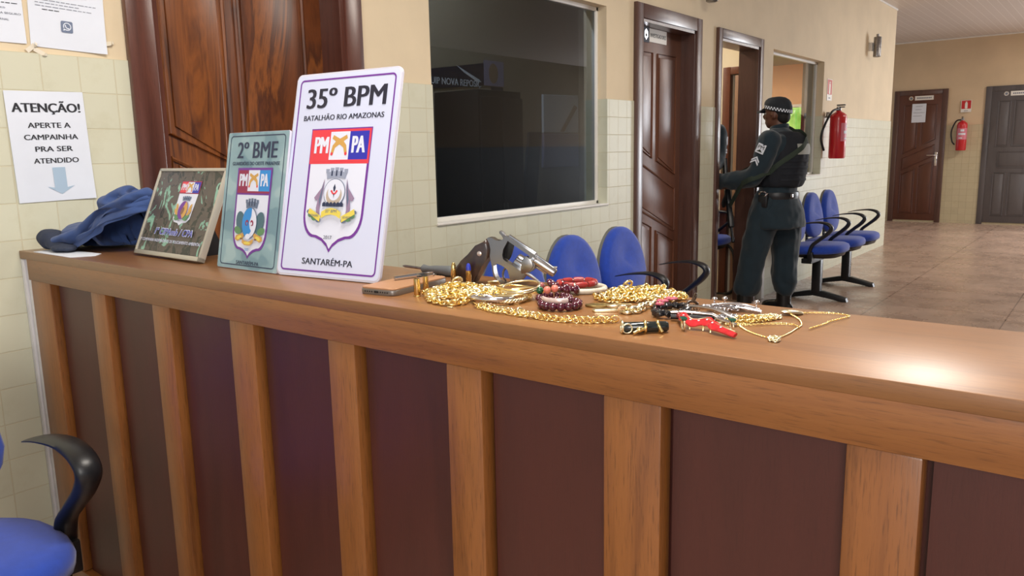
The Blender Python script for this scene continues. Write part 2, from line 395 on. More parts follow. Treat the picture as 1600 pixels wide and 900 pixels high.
struct(MB().m(M_FLOOR).box((-3.8, -6.2, -0.1), (XF, 3.2, 0)).build('floor', angle=0))
struct(MB().m(M_CEIL).box((-3.8, -6.2, ZH), (XF, 3.2, ZH + 0.1)).build('ceiling', angle=0))
# opposite side of the hall: piers with open entrances between them
M_OPP = mat('umber_reflection_dimmer', (132, 118, 98), 0.8); M_OPPD = mat('dado_reflection_dimmer', (58, 62, 66), 0.6)  # unseen wall coloured darker so the smoked window reflects less light
mb = MB().m(M_OPP); mb.box((2.6, -6.2, 1.35), (XF, -6.05, ZH)); mb.box((-3.8, -6.2, 2.5), (2.6, -6.05, ZH)); mb.box((-3.8, -6.2, 1.35), (-2.8, -6.05, 2.5)); mb.box((-0.8, -6.2, 1.35), (0.4, -6.05, 2.5))
mb.m(M_OPPD); mb.box((2.6, -6.2, 0), (XF, -6.045, 1.35)); mb.box((-3.8, -6.2, 0), (-2.8, -6.045, 1.35)); mb.box((-0.8, -6.2, 0), (0.4, -6.045, 1.35)); struct(mb.build('wall_opposite', angle=0))
# end return of the wall and the walls of the rooms behind it
struct(MB().m(M_PAINT2).box((XE - 0.12, WT, 0), (XE, 3.2, ZH)).build('wall_return', angle=0))
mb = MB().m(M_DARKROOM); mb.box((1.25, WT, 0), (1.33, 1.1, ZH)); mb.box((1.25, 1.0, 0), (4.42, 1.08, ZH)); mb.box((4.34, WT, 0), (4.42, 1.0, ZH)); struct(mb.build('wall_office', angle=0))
mb = MB().m(M_CREAM); mb.box((4.42, 2.2, 0), (5.7, 2.28, ZH)); mb.box((4.36, 1.08, 0), (4.42, 2.2, ZH)); mb.box((5.62, 0.375, 0), (5.70, 2.2, ZH)); mb.box((5.62, WT, 1.92), (5.70, 0.375, ZH)); mb.box((5.70, WT, 0), (5.715, 0.46, ZH)); struct(mb.build('wall_lobby', angle=0))
mb = MB().m(M_ORANGE); mb.box((9.3, WT, 0), (9.38, 3.0, 2.30)); mb.box((5.70, 2.9, 0), (9.3, 2.98, 2.30)); struct(mb.build('wall_orange', angle=0))
struct(MB().m(M_SHELL).box((5.70, WT, 2.27), (9.38, 3.0, 2.33)).build('ceiling_orange', angle=0))
struct(MB().m(M_WHITE).box((0.0, -0.008, ZH - 0.02), (XE + 0.01, 0.0, ZH), 0.002).build('trim_1'))
struct(MB().m(M_WHITE).box((XF - 0.012, -6.0, ZH - 0.02), (XF, 3.1, ZH), 0.002).build('trim_2'))
mb = MB().m(mat('pale_filler', (214, 212, 214), 0.5, vary=0.06, vscale=9)); mb.box((0.001, -0.0265, 0), (0.022, -0.0065, ZC - 0.023), 0.002); mb.box((0.006, -0.0485, 0), (0.022, -0.028, ZC - 0.023), 0.002); struct(mb.build('trim_3'))
mb = MB().m(M_WHITE); mb.box((5.50, -0.05, 0), (5.56, -0.006, 0.36), 0.004); struct(mb.build('trim_4'))

# ------------------------------------------------------------------ doors
def frame_obj(parent, x0, x1, zt, w, m, depth=0.11):
    """casing proud of the wall and the lining of the reveal, as one frame"""
    mb = MB().m(m)
    mb.box((x0 - w, -0.024, 0), (x0, 0.002, zt + w), 0.005); mb.box((x1, -0.024, 0), (x1 + w, 0.002, zt + w), 0.005); mb.box((x0, -0.024, zt), (x1, 0.002, zt + w), 0.005)
    mb.box((x0 - 0.002, -0.012, 0), (x0 + 0.018, WT - 0.002, zt)); mb.box((x1 - 0.018, -0.012, 0), (x1 + 0.002, WT - 0.002, zt)); mb.box((x0, -0.012, zt - 0.018), (x1, WT - 0.002, zt + 0.002))
    return mb.build('door_frame', parent)
def leaf(parent, u0, u1, zt, place, m, polys, z0=0.012, name='door_leaf'):
    """door leaf with raised panels; place(u,z,d) -> matrix so local x=u, y=z, z=out of the face"""
    mb = MB().m(m); mb.M = place
    mb.box((u0, z0, -0.035), (u1, zt, 0), 0.002)
    for p in polys:
        cx = sum(q[0] for q in p) / len(p); cz = sum(q[1] for q in p) / len(p)
        mb.tube([(x, z, 0.001) for x, z in p], 0.008, 6, True)
        inn = [(cx + (x - cx) * (1 - 0.022 / max(0.05, abs(x - cx))) if abs(x - cx) > 0.03 else x, cz + (z - cz) * (1 - 0.022 / max(0.05, abs(z - cz))) if abs(z - cz) > 0.03 else z) for x, z in p]
        mb.prism(inn, -0.002, 0.007, 0.005)
    return mb.build(name, parent, 30)
PW = lambda y: Matrix(((1, 0, 0, 0), (0, 0, -1, y), (0, 1, 0, 0), (0, 0, 0, 1)))            # on the back wall
PF = Matrix(((0, 0, -1, XF - 0.02), (-1, 0, 0, 0), (0, 1, 0, 0), (0, 0, 0, 1)))               # on the far wall: u = -y
def door(n, loc=(0, 0, 0)):
    o = bpy.data.objects.new('door_%d' % n, None); COL.objects.link(o); return struct(o)
# door behind the counter
d = door(1); frame_obj(d, 0.437, 1.18, 2.02, 0.084, M_FRAME0)
leaf(d, 0.45, 1.168, 2.0, PW(0.1), M_DOOR0, [
    [(0.519, 1.90), (0.519, 1.336), (0.746, 1.232), (0.746, 1.90)], [(0.795, 1.90), (0.795, 1.210), (1.077, 1.082), (1.077, 1.90)],
    [(0.519, 1.256), (0.519, 0.99), (1.077, 0.73), (1.077, 1.0)], [(0.519, 0.91), (0.519, 0.14), (0.746, 0.14), (0.746, 0.805)], [(0.795, 0.785), (0.795, 0.14), (1.077, 0.14), (1.077, 0.655)]])
# closed door beside the dark window
d = door(2); frame_obj(d, 3.48, 4.22, 2.028, 0.084, M_FRAME)
leaf(d, 3.49, 4.21, 2.01, PW(0.085), M_DOOR1, [
    [(3.56, 1.86), (3.56, 1.29), (3.79, 1.20), (3.79, 1.86)], [(3.86, 1.86), (3.86, 1.18), (4.12, 1.085), (4.12, 1.86)],
    [(3.56, 1.20), (3.56, 0.90), (4.12, 0.70), (4.12, 0.99)], [(3.56, 0.83), (3.56, 0.14), (3.79, 0.14), (3.79, 0.75)], [(3.86, 0.72), (3.86, 0.14), (4.12, 0.14), (4.12, 0.63)]])
# open doorway with a bare frame
d = door(3); frame_obj(d, 4.643, 5.385, 2.028, 0.066, M_FRAME)
# inner doorway seen through it
d = door(4); mb = MB().m(M_FRAMER); mb.box((5.600, 0.315, 0), (5.622, 0.378, 1.92), 0.004); mb.box((5.600, 0.15, 1.86), (5.622, 0.3145, 1.92), 0.004); mb.box((5.622, 0.33, 0), (5.70, 0.376, 1.86)); mb.build('door_frame', d)
mb = MB().m(mat('tan_door', (150, 112, 84), 0.5)); mb.box((5.60, 0.16, 0.01), (5.64, 0.272, 1.85), 0.004); mb.build('door_leaf', d)
# far wall doors (u = -y)
d = door(5); mb = MB().m(M_FRAME); mb.M = PF
for a, b, c, e in ((-0.735, -0.655, 0, 2.115), (-0.035, 0.046, 0, 2.115), (-0.655, -0.035, 2.04, 2.115)): mb.box((a, c, -0.02), (b, e, 0.006), 0.004)
mb.build('door_frame', d)
leaf(d, -0.655, -0.035, 2.04, PF, M_DOORA, [
    [(-0.57, 1.88), (-0.57, 1.10), (-0.37, 1.20), (-0.37, 1.88)], [(-0.31, 1.88), (-0.31, 1.23), (-0.10, 1.33), (-0.10, 1.88)],
    [(-0.57, 1.03), (-0.57, 0.84), (-0.10, 1.07), (-0.10, 1.25)], [(-0.57, 0.77), (-0.57, 0.14), (-0.37, 0.14), (-0.37, 0.86)], [(-0.31, 0.90), (-0.31, 0.14), (-0.10, 0.14), (-0.10, 1.0)]], 0.03)
mb = MB().m(M_CHROME); mb.M = PF @ Matrix.Translation((-0.07, 1.02, 0)); mb.box((-0.018, -0.11, 0), (0.018, 0.11, 0.006), 0.003); mb.tube([(0, 0.06, 0), (0, 0.06, 0.045), (-0.03, 0.06, 0.05), (-0.125, 0.06, 0.05)], 0.009, 10); mb.cyl((0, -0.05, 0.004), (0, -0.05, 0.012), 0.012); mb.build('door_handle', d)
d = door(6); mb = MB().m(M_DOORB); mb.M = PF
for a, b, c, e in ((0.56, 0.64, 0, 2.11), (1.50, 1.58, 0, 2.11), (0.64, 1.50, 2.03, 2.11)): mb.box((a, c, -0.02), (b, e, 0.006), 0.004)
mb.build('door_frame', d)
leaf(d, 0.64, 1.50, 2.03, PF, M_DOORB, [
    [(0.74, 1.88), (0.74, 1.20), (0.90, 1.20), (0.90, 1.88)], [(0.95, 1.88), (0.95, 1.20), (1.19, 1.20), (1.19, 1.88)], [(1.24, 1.88), (1.24, 1.20), (1.40, 1.20), (1.40, 1.88)],
    [(0.78, 1.12), (0.78, 0.88), (1.36, 0.88), (1.36, 1.12)],
    [(0.74, 0.80), (0.74, 0.14), (0.90, 0.14), (0.90, 0.80)], [(0.95, 0.80), (0.95, 0.14), (1.19, 0.14), (1.19, 0.80)], [(1.24, 0.80), (1.24, 0.14), (1.40, 0.14), (1.40, 0.80)]], 0.03)

# ------------------------------------------------------------------ windows
def window(n, x0, x1, z0, z1, glass, yg):
    o = bpy.data.objects.new('window_%d' % n, None); COL.objects.link(o); struct(o)
    mb = MB().m(M_WHITE); w = 0.022
    mb.box((x0, yg - 0.012, z0), (x0 + w, yg + 0.02, z1), 0.003); mb.box((x1 - w, yg - 0.012, z0), (x1, yg + 0.02, z1), 0.003)
    mb.box((x0, yg - 0.012, z0), (x1, yg + 0.02, z0 + w), 0.003); mb.box((x0, yg - 0.012, z1 - w), (x1, yg + 0.02, z1), 0.003); mb.build('window_frame', o)
    MB().m(glass).box((x0 + w, yg, z0 + w), (x1 - w, yg + 0.001, z1 - w)).build('window_pane', o, 0)
    mb = MB().m(M_WHITE); mb.box((x0 - 0.005, -0.016, z0 - 0.006), (x1 + 0.005, yg, z0 + 0.004), 0.003); mb.build('window_sill', o); return o
window(1, 1.655, 3.088, 0.949, 2.046, M_TINT, 0.066)
w2 = window(2, 5.722, 7.10, 0.985, 2.048, M_GLASS, 0.075)
MB().m(mat('dark_shutter', (62, 60, 58), 0.6)).box((6.86, 0.10, 1.01), (7.085, 0.125, 2.03), 0.003).build('sliding_panel', w2)
# small bright window on the orange wall
o = bpy.data.objects.new('window_3', None); COL.objects.link(o); struct(o)
m, nt, b = base('garden_light'); v = coords(nt); cc = ramp(nt, noise_tex(nt, v, 3, 3), [(0.35, lin((120, 190, 60))), (0.55, lin((190, 235, 110))), (0.75, lin((225, 240, 235)))])
nt.links.new(cc, b.inputs['Emission Color']); b.inputs['Emission Strength'].default_value = 1.1; b.inputs['Base Color'].default_value = (0, 0, 0, 1)
MB().m(m).box((9.288, 0.86, 0.98), (9.296, 1.9, 1.74)).build('window_pane', o, 0)
mb = MB().m(M_WHITE)
for a, b_, c, e in ((0.82, 0.86, 0.94, 1.78), (1.9, 1.94, 0.94, 1.78), (0.82, 1.94, 1.74, 1.78), (0.82, 1.94, 0.94, 0.98)): mb.box((9.27, a, c), (9.30, b_, e), 0.003)
mb.build('window_frame', o)
# lamps of the rooms (fixtures with their own light)
def batten(x, y, L, power, color, z=ZH, label='', along='x'):
    t = thing('ceiling_light', label, 'lamp', (x, y, z), 0 if along == 'x' else PI / 2)
    mb = MB().m(M_WHITE); mb.box((-L / 2, -0.06, -0.035), (L / 2, 0.06, 0), 0.006); mb.build('lamp_body', t)
    mb = MB().m(emit('tube_glow', (255, 246, 232), 5.0) if 'tube' not in MATS else MATS['tube']); MATS['tube'] = mb.mats[0]
    for s in (-0.03, 0.03): mb.cyl((-L / 2 + 0.03, s, -0.05), (L / 2 - 0.03, s, -0.05), 0.013, seg=10)
    mb.build('lamp_tube', t)
    l = bpy.data.lights.new('tube_light', 'AREA'); l.shape = 'RECTANGLE'; l.size = L; l.size_y = 0.14; l.energy = power; l.color = color
    q = bpy.data.objects.new('tube_light', l); COL.objects.link(q); q.parent = t; q.location = (0, 0, -0.075)
batten(0.15, -1.75, 1.2, 46, WARM, label='twin tube ceiling light above the front of the counter')
batten(2.9, -1.8, 1.2, 26, WARM, label='twin tube ceiling light above the waiting area, behind the counter')
batten(8.0, -2.4, 1.2, 26, WARM, label='twin tube ceiling light above the hall, near the row of chairs')
batten(11.6, -2.6, 1.2, 44, WARM, label='twin tube ceiling light nearest the far wall')
batten(5.0, 1.3, 0.6, 20, (1, 0.95, 0.88), label='short ceiling light in the room through the open doorway')
batten(7.6, 1.5, 0.9, 45, (1, 0.92, 0.8), z=2.27, label='short ceiling light in the orange room')

batten(2.3, 0.6, 0.6, 24, (0.9, 0.95, 1.0), label='unseen light added to brighten the office behind the dark window')  # added lamp, lifts the office contents enough to show through the glass
# ------------------------------------------------------------------ inside the dark office behind the smoked glass
P1 = lambda y: Matrix(((1, 0, 0, 0), (0, 0, -1, y), (0, 1, 0, 0), (0, 0, 0, 1)))
M_NAVY = mat('navy_print', (26, 32, 54), 0.6); M_LILAC = mat('lilac_print', (150, 146, 176), 0.6); M_TANP = mat('tan_print', (150, 128, 104), 0.6)
mb = MB(); mb.M = P1(0.998); mb.m(M_NAVY).prism([(2.55, 1.63), (3.2, 1.69), (3.2, 1.83), (2.55, 1.74)], 0, 0.004); mb.m(M_PAPER).text('UIP NOVA REPOSIÇ', 2.70, 3.17, 1.665, 1.715, 0.0055, 0.02)
mb.poly([(2.93, 1.80), (3.16, 1.72), (3.15, 1.70), (3.0, 1.76)], 0.005)
tag(mb.build('banner', angle=0), 'navy banner with pale capital letters behind the dark glass', 'banner')
def poster(x0, x1, z0, z1, label, c, inner, kind='poster'):
    mb = MB(); mb.M = P1(0.997); mb.m(c).prism([(x0, z0), (x1, z0), (x1, z1), (x0, z1)], 0, 0.003)
    for mm, pts in inner: mb.m(mm).poly(pts, 0.004)
    return tag(mb.build(kind, angle=0), label, 'poster', None)
poster(3.205, 3.41, 1.69, 1.85, 'pale poster with a tan face shape right of the navy banner', M_LILAC, [(M_TANP, arc(3.30, 1.77, 0.05, 0.065, 0, 2 * PI, 14)[:-1])])
poster(3.275, 3.40, 1.535, 1.685, 'dark notice with two pale lines under the pale poster behind the glass', M_NAVY, [(M_LILAC, [(3.29, 1.62), (3.37, 1.62), (3.37, 1.64), (3.29, 1.64)]), (M_LILAC, [(3.29, 1.58), (3.35, 1.58), (3.35, 1.60), (3.29, 1.60)])], 'notice')
poster(3.275, 3.40, 1.365, 1.53, 'pale strip with a tan oval between two dark notices behind the glass', M_LILAC, [(M_TANP, arc(3.32, 1.45, 0.035, 0.065, 0, 2 * PI, 14)[:-1])])
poster(3.275, 3.40, 1.20, 1.36, 'dark notice with two pale lines lowest behind the glass', M_NAVY, [(M_LILAC, [(3.285, 1.29), (3.365, 1.29), (3.365, 1.31), (3.285, 1.31)]), (M_LILAC, [(3.285, 1.25), (3.35, 1.25), (3.35, 1.275), (3.285, 1.275)])], 'notice')
mb = MB(); mb.M = P1(0.996); mb.m(M_PAPER).prism([(3.84, 1.39), (4.30, 1.39), (4.30, 1.67), (3.84, 1.66)], 0, 0.02, 0.006); mb.m(M_LILAC).prism([(3.83, 1.14), (4.30, 1.14), (4.30, 1.385), (3.84, 1.385)], 0, 0.022, 0.006)
mb.m(M_TANP).prism([(4.05, 1.40), (4.10, 1.40), (4.28, 1.58), (4.24, 1.60)], 0.02, 0.022); tag(mb.build('plastic_pouch', angle=0), 'large creased plastic pouch of papers on the wall behind the dark glass', 'pouch')
t = thing('storage_cabinet', 'tall black cabinet standing behind the dark window glass', 'cabinet', (3.0, 0.8, 0))
M_CAB = mat('black_cabinet', (14, 16, 20), 0.5)
mb = MB().m(M_CAB).box((-0.28, -0.16, 0), (0.13, 0.19, 1.62), 0.006); mb.build('cabinet_body', t)
for s in (0, 1):
    q = MB().m(M_CAB).box((-0.275 + 0.2 * s, -0.178, 0.04), (-0.077 + 0.2 * s, -0.161, 1.58), 0.004).build('cabinet_door', t)
    MB().m(M_STEELD).box((-0.095 + 0.035 * s, -0.19, 0.8), (-0.085 + 0.035 * s, -0.178, 0.95), 0.003).build('cabinet_handle', q)
mb = MB().m(mat('leaning_board_blue', (28, 44, 58), 0.6)); mb.M = P1(0.93); mb.prism([(3.42, 0.5), (3.60, 0.5), (3.72, 1.39), (3.58, 1.39)], 0, 0.02, 0.003); tag(mb.build('leaning_board', angle=0), 'dark blue board leaning on the wall behind the dark glass', 'board')

# ------------------------------------------------------------------ things on the walls
def on_wall(px, pz, w, h, dy=0.0075, rot=0.0):
    return Matrix.Translation((px, -dy, pz)) @ Matrix(((1, 0, 0, 0), (0, 0, -1, 0), (0, 1, 0, 0), (0, 0, 0, 1))) @ Matrix.Rotation(rot, 4, 'Z')
def sheet(mb, w, h, curl=0.006, nx=8, ny=10, m=None):
    mb.m(m or M_PAPER); g = []
    for j in range(ny + 1):
        g.append([mb.v((w * i / nx, h * j / ny, 0.0012 + curl * (i / nx) ** 6 * (1 - j / ny) ** 4)) for i in range(nx + 1)])
    for j in range(ny):
        for i in range(nx): mb._f((g[j][i], g[j][i + 1], g[j + 1][i + 1], g[j + 1][i]))
M_TAPE = mat('clear_tape', (232, 224, 206), 0.25, coat=0.4)
mb = MB(); mb.M = on_wall(0.016, 1.143, 0.202, 0.3, 0.0075, 0.02); sheet(mb, 0.202, 0.298, 0.004); mb.m(M_INK)
for t_, x0, x1, y0, y1 in (('ATENÇÃO!', 0.013, 0.190, 0.236, 0.272), ('APERTE A', 0.047, 0.158, 0.2, 0.214), ('CAMPAINHA', 0.034, 0.174, 0.168, 0.182), ('PRA SER', 0.058, 0.156, 0.136, 0.150), ('ATENDIDO', 0.05, 0.168, 0.104, 0.118)): mb.text(t_, x0, x1, y0, y1, 0.0022, 0.03)
mb.m(mat('arrow_blue', (168, 192, 214), 0.6)).poly([(0.112, 0.018), (0.148, 0.04), (0.128, 0.036), (0.128, 0.092), (0.095, 0.092), (0.095, 0.036), (0.076, 0.04)][::-1], 0.0024)
tag(mb.build('paper_notice', angle=0, normals=False), 'white paper notice reading ATENÇÃO APERTE A CAMPAINHA with a down arrow', 'notice')
def lines(mb, x0, x1, ys, ragged=0.2, m=None, t=0.0016):
    mb.m(m or M_GREYINK)
    for k, y in enumerate(ys):
        x = x0; e = x1 - (x1 - x0) * ragged * ((k * 37) % 10) / 10
        while x < e - 0.004:
            w = 0.006 + 0.011 * rnd.random(); mb.poly([(x, y), (min(x + w, e), y), (min(x + w, e), y + t), (x, y + t)], 0.0023); x += w + 0.0028
mb = MB(); mb.M = on_wall(-0.118, 1.566, 0.2, 0.29, 0.0015, 0.0); sheet(mb, 0.202, 0.29, 0.002)
lines(mb, 0.02, 0.19, [0.1, 0.116, 0.14, 0.16, 0.18, 0.2], 0.5, M_INK, 0.002); mb.m(M_GREYINK)
mb.text('CONTRA A SEGURO', 0.10, 0.196, 0.072, 0.077, 0.0022, 0.02); mb.text('CIA MATERNAL', 0.105, 0.166, 0.056, 0.061, 0.0022, 0.02); mb.text('INFORMÁTICO', 0.115, 0.16, 0.086, 0.091, 0.0022, 0.02)
tag(mb.build('paper_notice', angle=0, normals=False), 'white printed sheet at the top left edge, left of the chat icon sheet', 'notice')
mb = MB(); mb.M = on_wall(0.094, 1.562, 0.2, 0.29, 0.0015, -0.035); sheet(mb, 0.2, 0.29, 0.008)
lines(mb, 0.018, 0.185, [0.160, 0.152, 0.144, 0.125, 0.117], 0.4)
lines(mb, 0.035, 0.085, [0.100], 0.05, M_INK, 0.002); lines(mb, 0.018, 0.17, [0.109], 0.05)
ic = Matrix.Translation((0.096, 0.062, 0)); old = mb.M; mb.M = mb.M @ ic
mb.m(mat('icon_slate', (112, 126, 152), 0.6)).poly(rrect(-0.0155, 0.0155, -0.0155, 0.0155, 0.004), 0.0026)
mb.m(M_PAPER); a = arc(0.0005, 0.001, 0.0108, 0.0108, -2.2, 2 * PI - 2.7, 20); bq = arc(0.0005, 0.001, 0.0084, 0.0084, -2.2, 2 * PI - 2.7, 20)
for p, q, r_, s_ in zip(a, a[1:], bq[1:], bq): mb.poly([p, q, r_, s_], 0.003)
mb.poly([(-0.0105, -0.0105), (-0.004, -0.0085), (-0.0085, -0.004)], 0.003); mb.poly([(-0.006, 0.004), (-0.0035, 0.006), (-0.002, 0.0025), (-0.003, 0.0012), (0.0015, -0.003), (0.003, -0.002), (0.0065, -0.0035), (0.0045, -0.006), (0.0005, -0.0055), (-0.0045, -0.001)][::-1], 0.003)
mb.M = old; p2 = tag(mb.build('paper_notice', angle=0, normals=False), 'white printed sheet with a grey rounded chat icon above the tiles', 'notice')
for x, z, r in ((0.092, 1.556, 0.7), (0.112, 1.548, -0.5), (0.296, 1.585, 0.2)):
    mb = MB().m(M_TAPE); mb.M = on_wall(x, z, 0, 0, 0.005, r); mb.box((-0.014, -0.006, 0), (0.014, 0.006, 0.0012)); mb.tube([(0.012, -0.004, 0), (0.018, -0.002, 0.005), (0.014, 0.003, 0.007)], 0.003, 6, flat=(0.006, 0.0006)); mb.build('tape', p2)

# door plaques
def plaque(name, M, w, h, label, title, sub=None):
    t = thing(name, label, 'sign', M=M)
    mb = MB().m(M_WHITE).box((0, 0, 0), (w, h, 0.003), 0.0008); mb.m(M_INK)
    if title: mb.text(title, 0.012, w - 0.012, h * 0.36, h * 0.66, 0.0036, 0.02)
    if sub: mb.text(sub, w * 0.12, w * 0.75, h * 0.74, h * 0.9, 0.0036)
    mb.build('nameplate', t, 0); return t
PWm = lambda x, z, y: Matrix(((1, 0, 0, x), (0, 0, -1, y), (0, 1, 0, z), (0, 0, 0, 1)))
t = plaque('door_sign', PWm(3.745, 1.925, 0.084), 0.235, 0.083, 'white door plaque with a navy badge panel on the brown door by the dark window', 'INVESTIGADORES')
mb = MB().m(M_NAVY).box((-0.085, -0.006, 0), (-0.002, 0.086, 0.0025)); mb.m(M_SILVER).prism([(-0.044, 0.008), (-0.02, 0.03), (-0.022, 0.06), (-0.044, 0.078), (-0.066, 0.06), (-0.068, 0.03)], 0.0025, 0.004, 0.0005); mb.m(M_NAVY).prism([(-0.044, 0.022), (-0.033, 0.036), (-0.044, 0.056), (-0.055, 0.036)], 0.004, 0.0045); mb.build('badge_panel', t, 0)
PFm = lambda u, z: Matrix(((0, 0, -1, XF - 0.021), (-1, 0, 0, -u), (0, 1, 0, z), (0, 0, 0, 1)))
for u, z, l, mdl in ((-0.43, 1.955, 'white door plaque with a round badge on the brown far door', ''), (0.885, 1.955, 'white door plaque with a round badge on the grey far door', '')):
    t = plaque('door_sign', PFm(u, z), 0.27, 0.068, l, None)
    mb = MB().m(M_GREYINK)
    for k in range(9): mb.poly([(0.03 + k * 0.024, 0.024), (0.048 + k * 0.024, 0.024), (0.048 + k * 0.024, 0.044), (0.03 + k * 0.024, 0.044)], 0.0037)
    mb.build('lettering', t, 0)
    mb = MB().m(M_SILVER); mb.M = Matrix.Translation((-0.055, 0.034, 0)); mb.cyl((0, 0, 0), (0, 0, 0.004), 0.033, seg=20); mb.m(M_GREYINK).cyl((0, 0, 0.004), (0, 0, 0.0046), 0.018, seg=16); mb.build('badge', t, 0)
mb = MB(); mb.M = PFm(-0.46, 1.605) @ Matrix.Translation((0, 0, 0.0105)); sheet(mb, 0.205, 0.295, 0.004); lines(mb, 0.05, 0.15, [0.25, 0.2], 0.2, None, 0.006); lines(mb, 0.02, 0.185, [0.15, 0.1], 0.3, None, 0.006); tag(mb.build('paper_notice', angle=0, normals=False), 'white paper notice taped on the brown far door under its plaque', 'notice')

# extinguisher signs and extinguishers
def ext_sign(M, label):
    t = thing('extinguisher_sign', label, 'sign', M=M)
    mb = MB().m(M_WHITE).box((-0.08, -0.12, 0), (0.08, 0.085, 0.003), 0.0008); mb.m(M_RED).poly([(-0.072, -0.062), (0.072, -0.062), (0.072, 0.078), (-0.072, 0.078)], 0.0034)
    mb.m(M_WHITE).poly(rrect(-0.02, 0.02, -0.058, 0.042, 0.012), 0.0038); mb.poly([(-0.008, 0.04), (0.012, 0.05), (0.012, 0.06), (-0.014, 0.058)], 0.0038); mb.m(M_GREYINK).poly([(-0.03, -0.1), (0.03, -0.1), (0.03, -0.09), (-0.03, -0.09)], 0.0034); mb.build('sign_plate', t, 0)
ext_sign(PWm(7.29, 1.815, -0.001), 'red and white extinguisher sign on the wall beside the orange-room window')
ext_sign(PFm(0.305, 1.845) @ Matrix.Scale(0.9, 4), 'red and white extinguisher sign on the far wall between two doors')
M_LABEL = mat('extinguisher_label', (206, 120, 136), 0.5)
def extinguisher(M, label, R, H, hose):
    t = thing('fire_extinguisher', label, 'fire extinguisher', M=M)
    mb = MB().m(M_RED); mb.lathe([(R * 0.9, 0.0), (R, 0.012), (R, H * 0.86), (R * 0.92, H * 0.91), (R * 0.62, H * 0.955), (0.026, H * 0.98), (0.024, H)], 28); mb.build('cylinder', t)
    mb = MB().m(M_LABEL); mb.loft([[((R + 0.0012) * math.cos(a), (R + 0.0012) * math.sin(a), z) for a in [-2.5 + 2.3 * k / 12 for k in range(13)]] for z in (H * 0.36, H * 0.74)], closed=False, cap=False)
    mb.m(M_PAPER)
    for z0, z1, a0, a1 in ((0.63, 0.70, -1.7, -1.0), (0.52, 0.58, -2.1, -0.7), (0.40, 0.43, -2.0, -1.3)):
        mb.loft([[((R + 0.002) * math.cos(a), (R + 0.002) * math.sin(a), H * z) for a in [a0 + (a1 - a0) * k / 6 for k in range(7)]] for z in (z0, z1)], closed=False, cap=False)
    mb.build('label_band', t)
    mb = MB().m(M_STEELD); mb.lathe([(0.02, H), (0.024, H + 0.008), (0.018, H + 0.04)], 14); mb.m(M_BLACK); mb.box((-0.01, -0.055, H + 0.028), (0.01, 0.02, H + 0.038), 0.003); mb.box((-0.01, -0.06, H + 0.046), (0.01, 0.02, H + 0.058), 0.003); mb.build('valve_handle', t)
    mb = MB().m(M_BLACK); mb.tube(spline(hose, 6), 0.011, 10); mb.build('hose', t)
    mb = MB().m(M_STEELD); mb.box((-0.02, R, H * 0.86), (0.02, R + 0.035, H * 0.98), 0.002); mb.build('bracket', t); return t
extinguisher(Matrix.Translation((7.20, -0.125, 1.135)), 'red fire extinguisher hanging beside the orange-room window', 0.077, 0.455, [(-0.02, 0, 0.47), (-0.12, 0.03, 0.44), (-0.21, 0.07, 0.30), (-0.215, 0.09, 0.19), (-0.15, 0.08, 0.08)])
extinguisher(Matrix(((0, 1, 0, XF - 0.11), (-1, 0, 0, -0.285), (0, 0, 1, 1.15), (0, 0, 0, 1))), 'red fire extinguisher hanging on the far wall between two doors', 0.072, 0.46, [(-0.02, 0, 0.47), (-0.09, 0, 0.45), (-0.145, 0, 0.30), (-0.13, 0, 0.15), (-0.09, 0, 0.09)])
# wall lamps
for x, z, l in ((8.68, 2.21, 'metal cylinder wall lamp high near the end of the wall'), (4.30, 2.215, 'metal cylinder wall lamp above between the two brown doorways')):
    t = thing('wall_lamp', l, 'lamp', (x, -0.085, z))
    mb = MB().m(M_STEELD); mb.lathe([(0.028, 0), (0.040, 0.006), (0.040, 0.21), (0.037, 0.215), (0.016, 0.22)], 24); mb.build('lamp_shade', t)
    mb = MB().m(M_WHITE); mb.box((-0.03, 0.045, 0.07), (0.03, 0.085, 0.16), 0.004); mb.build('lamp_bracket', t); MB().m(M_STEELD).cyl((0, 0, 0.218), (0, 0, 0.245), 0.016).build('lamp_cap', t)
# old fixing marks are left in the paint material; reception counter follows
# ================================================================== reception counter
t = thing('reception_counter', 'long wooden reception counter with dark red-brown panels', 'counter', (0, 0, 0))
LC = -3.6
mb = MB().m(M_CTOP); mb.box((0.0, LC, ZC - 0.0215), (DC, -0.007, ZC), 0.0014); mb.build('countertop', t)
mb = MB().m(M_CRAIL); mb.box((0.0002, LC, ZC - 0.0765), (0.03, -0.05, ZC - 0.0212), 0.0004); mb.build('top_rail', t)
PY = [(-0.05, -0.168), (-0.399, -0.472), (-0.692, -0.765), (-0.992, -1.072), (-1.293, -1.363), (-1.573, -1.643), (-1.852, -1.936), (-2.155, -2.23), (-2.45, -2.53), (-2.75, -2.83), (-3.05, -3.13), (-3.36, -3.44)]
for a, b_ in PY: MB().m(M_CPOST).box((0.004, b_, 0.121), (0.034, a, ZC - 0.0775), 0.003).build('front_post', t)
for (a, b_), (c, e) in zip(PY, PY[1:]): MB().m(M_CPANEL).box((0.024, c - 0.001, 0.121), (0.034, b_ - 0.007, ZC - 0.0775)).build('front_panel', t, 0)
mb = MB().m(M_CRAIL); mb.box((0.003, LC, 0.0), (0.036, -0.05, 0.12), 0.003); mb.build('base_rail', t)
mb = MB().m(M_CPANEL); mb.box((0.036, LC, 0.0), (0.05, -0.05, ZC - 0.033)); mb.box((DC - 0.03, LC, 0.0), (DC - 0.016, -0.05, ZC - 0.033)); mb.build('carcass', t, 0)

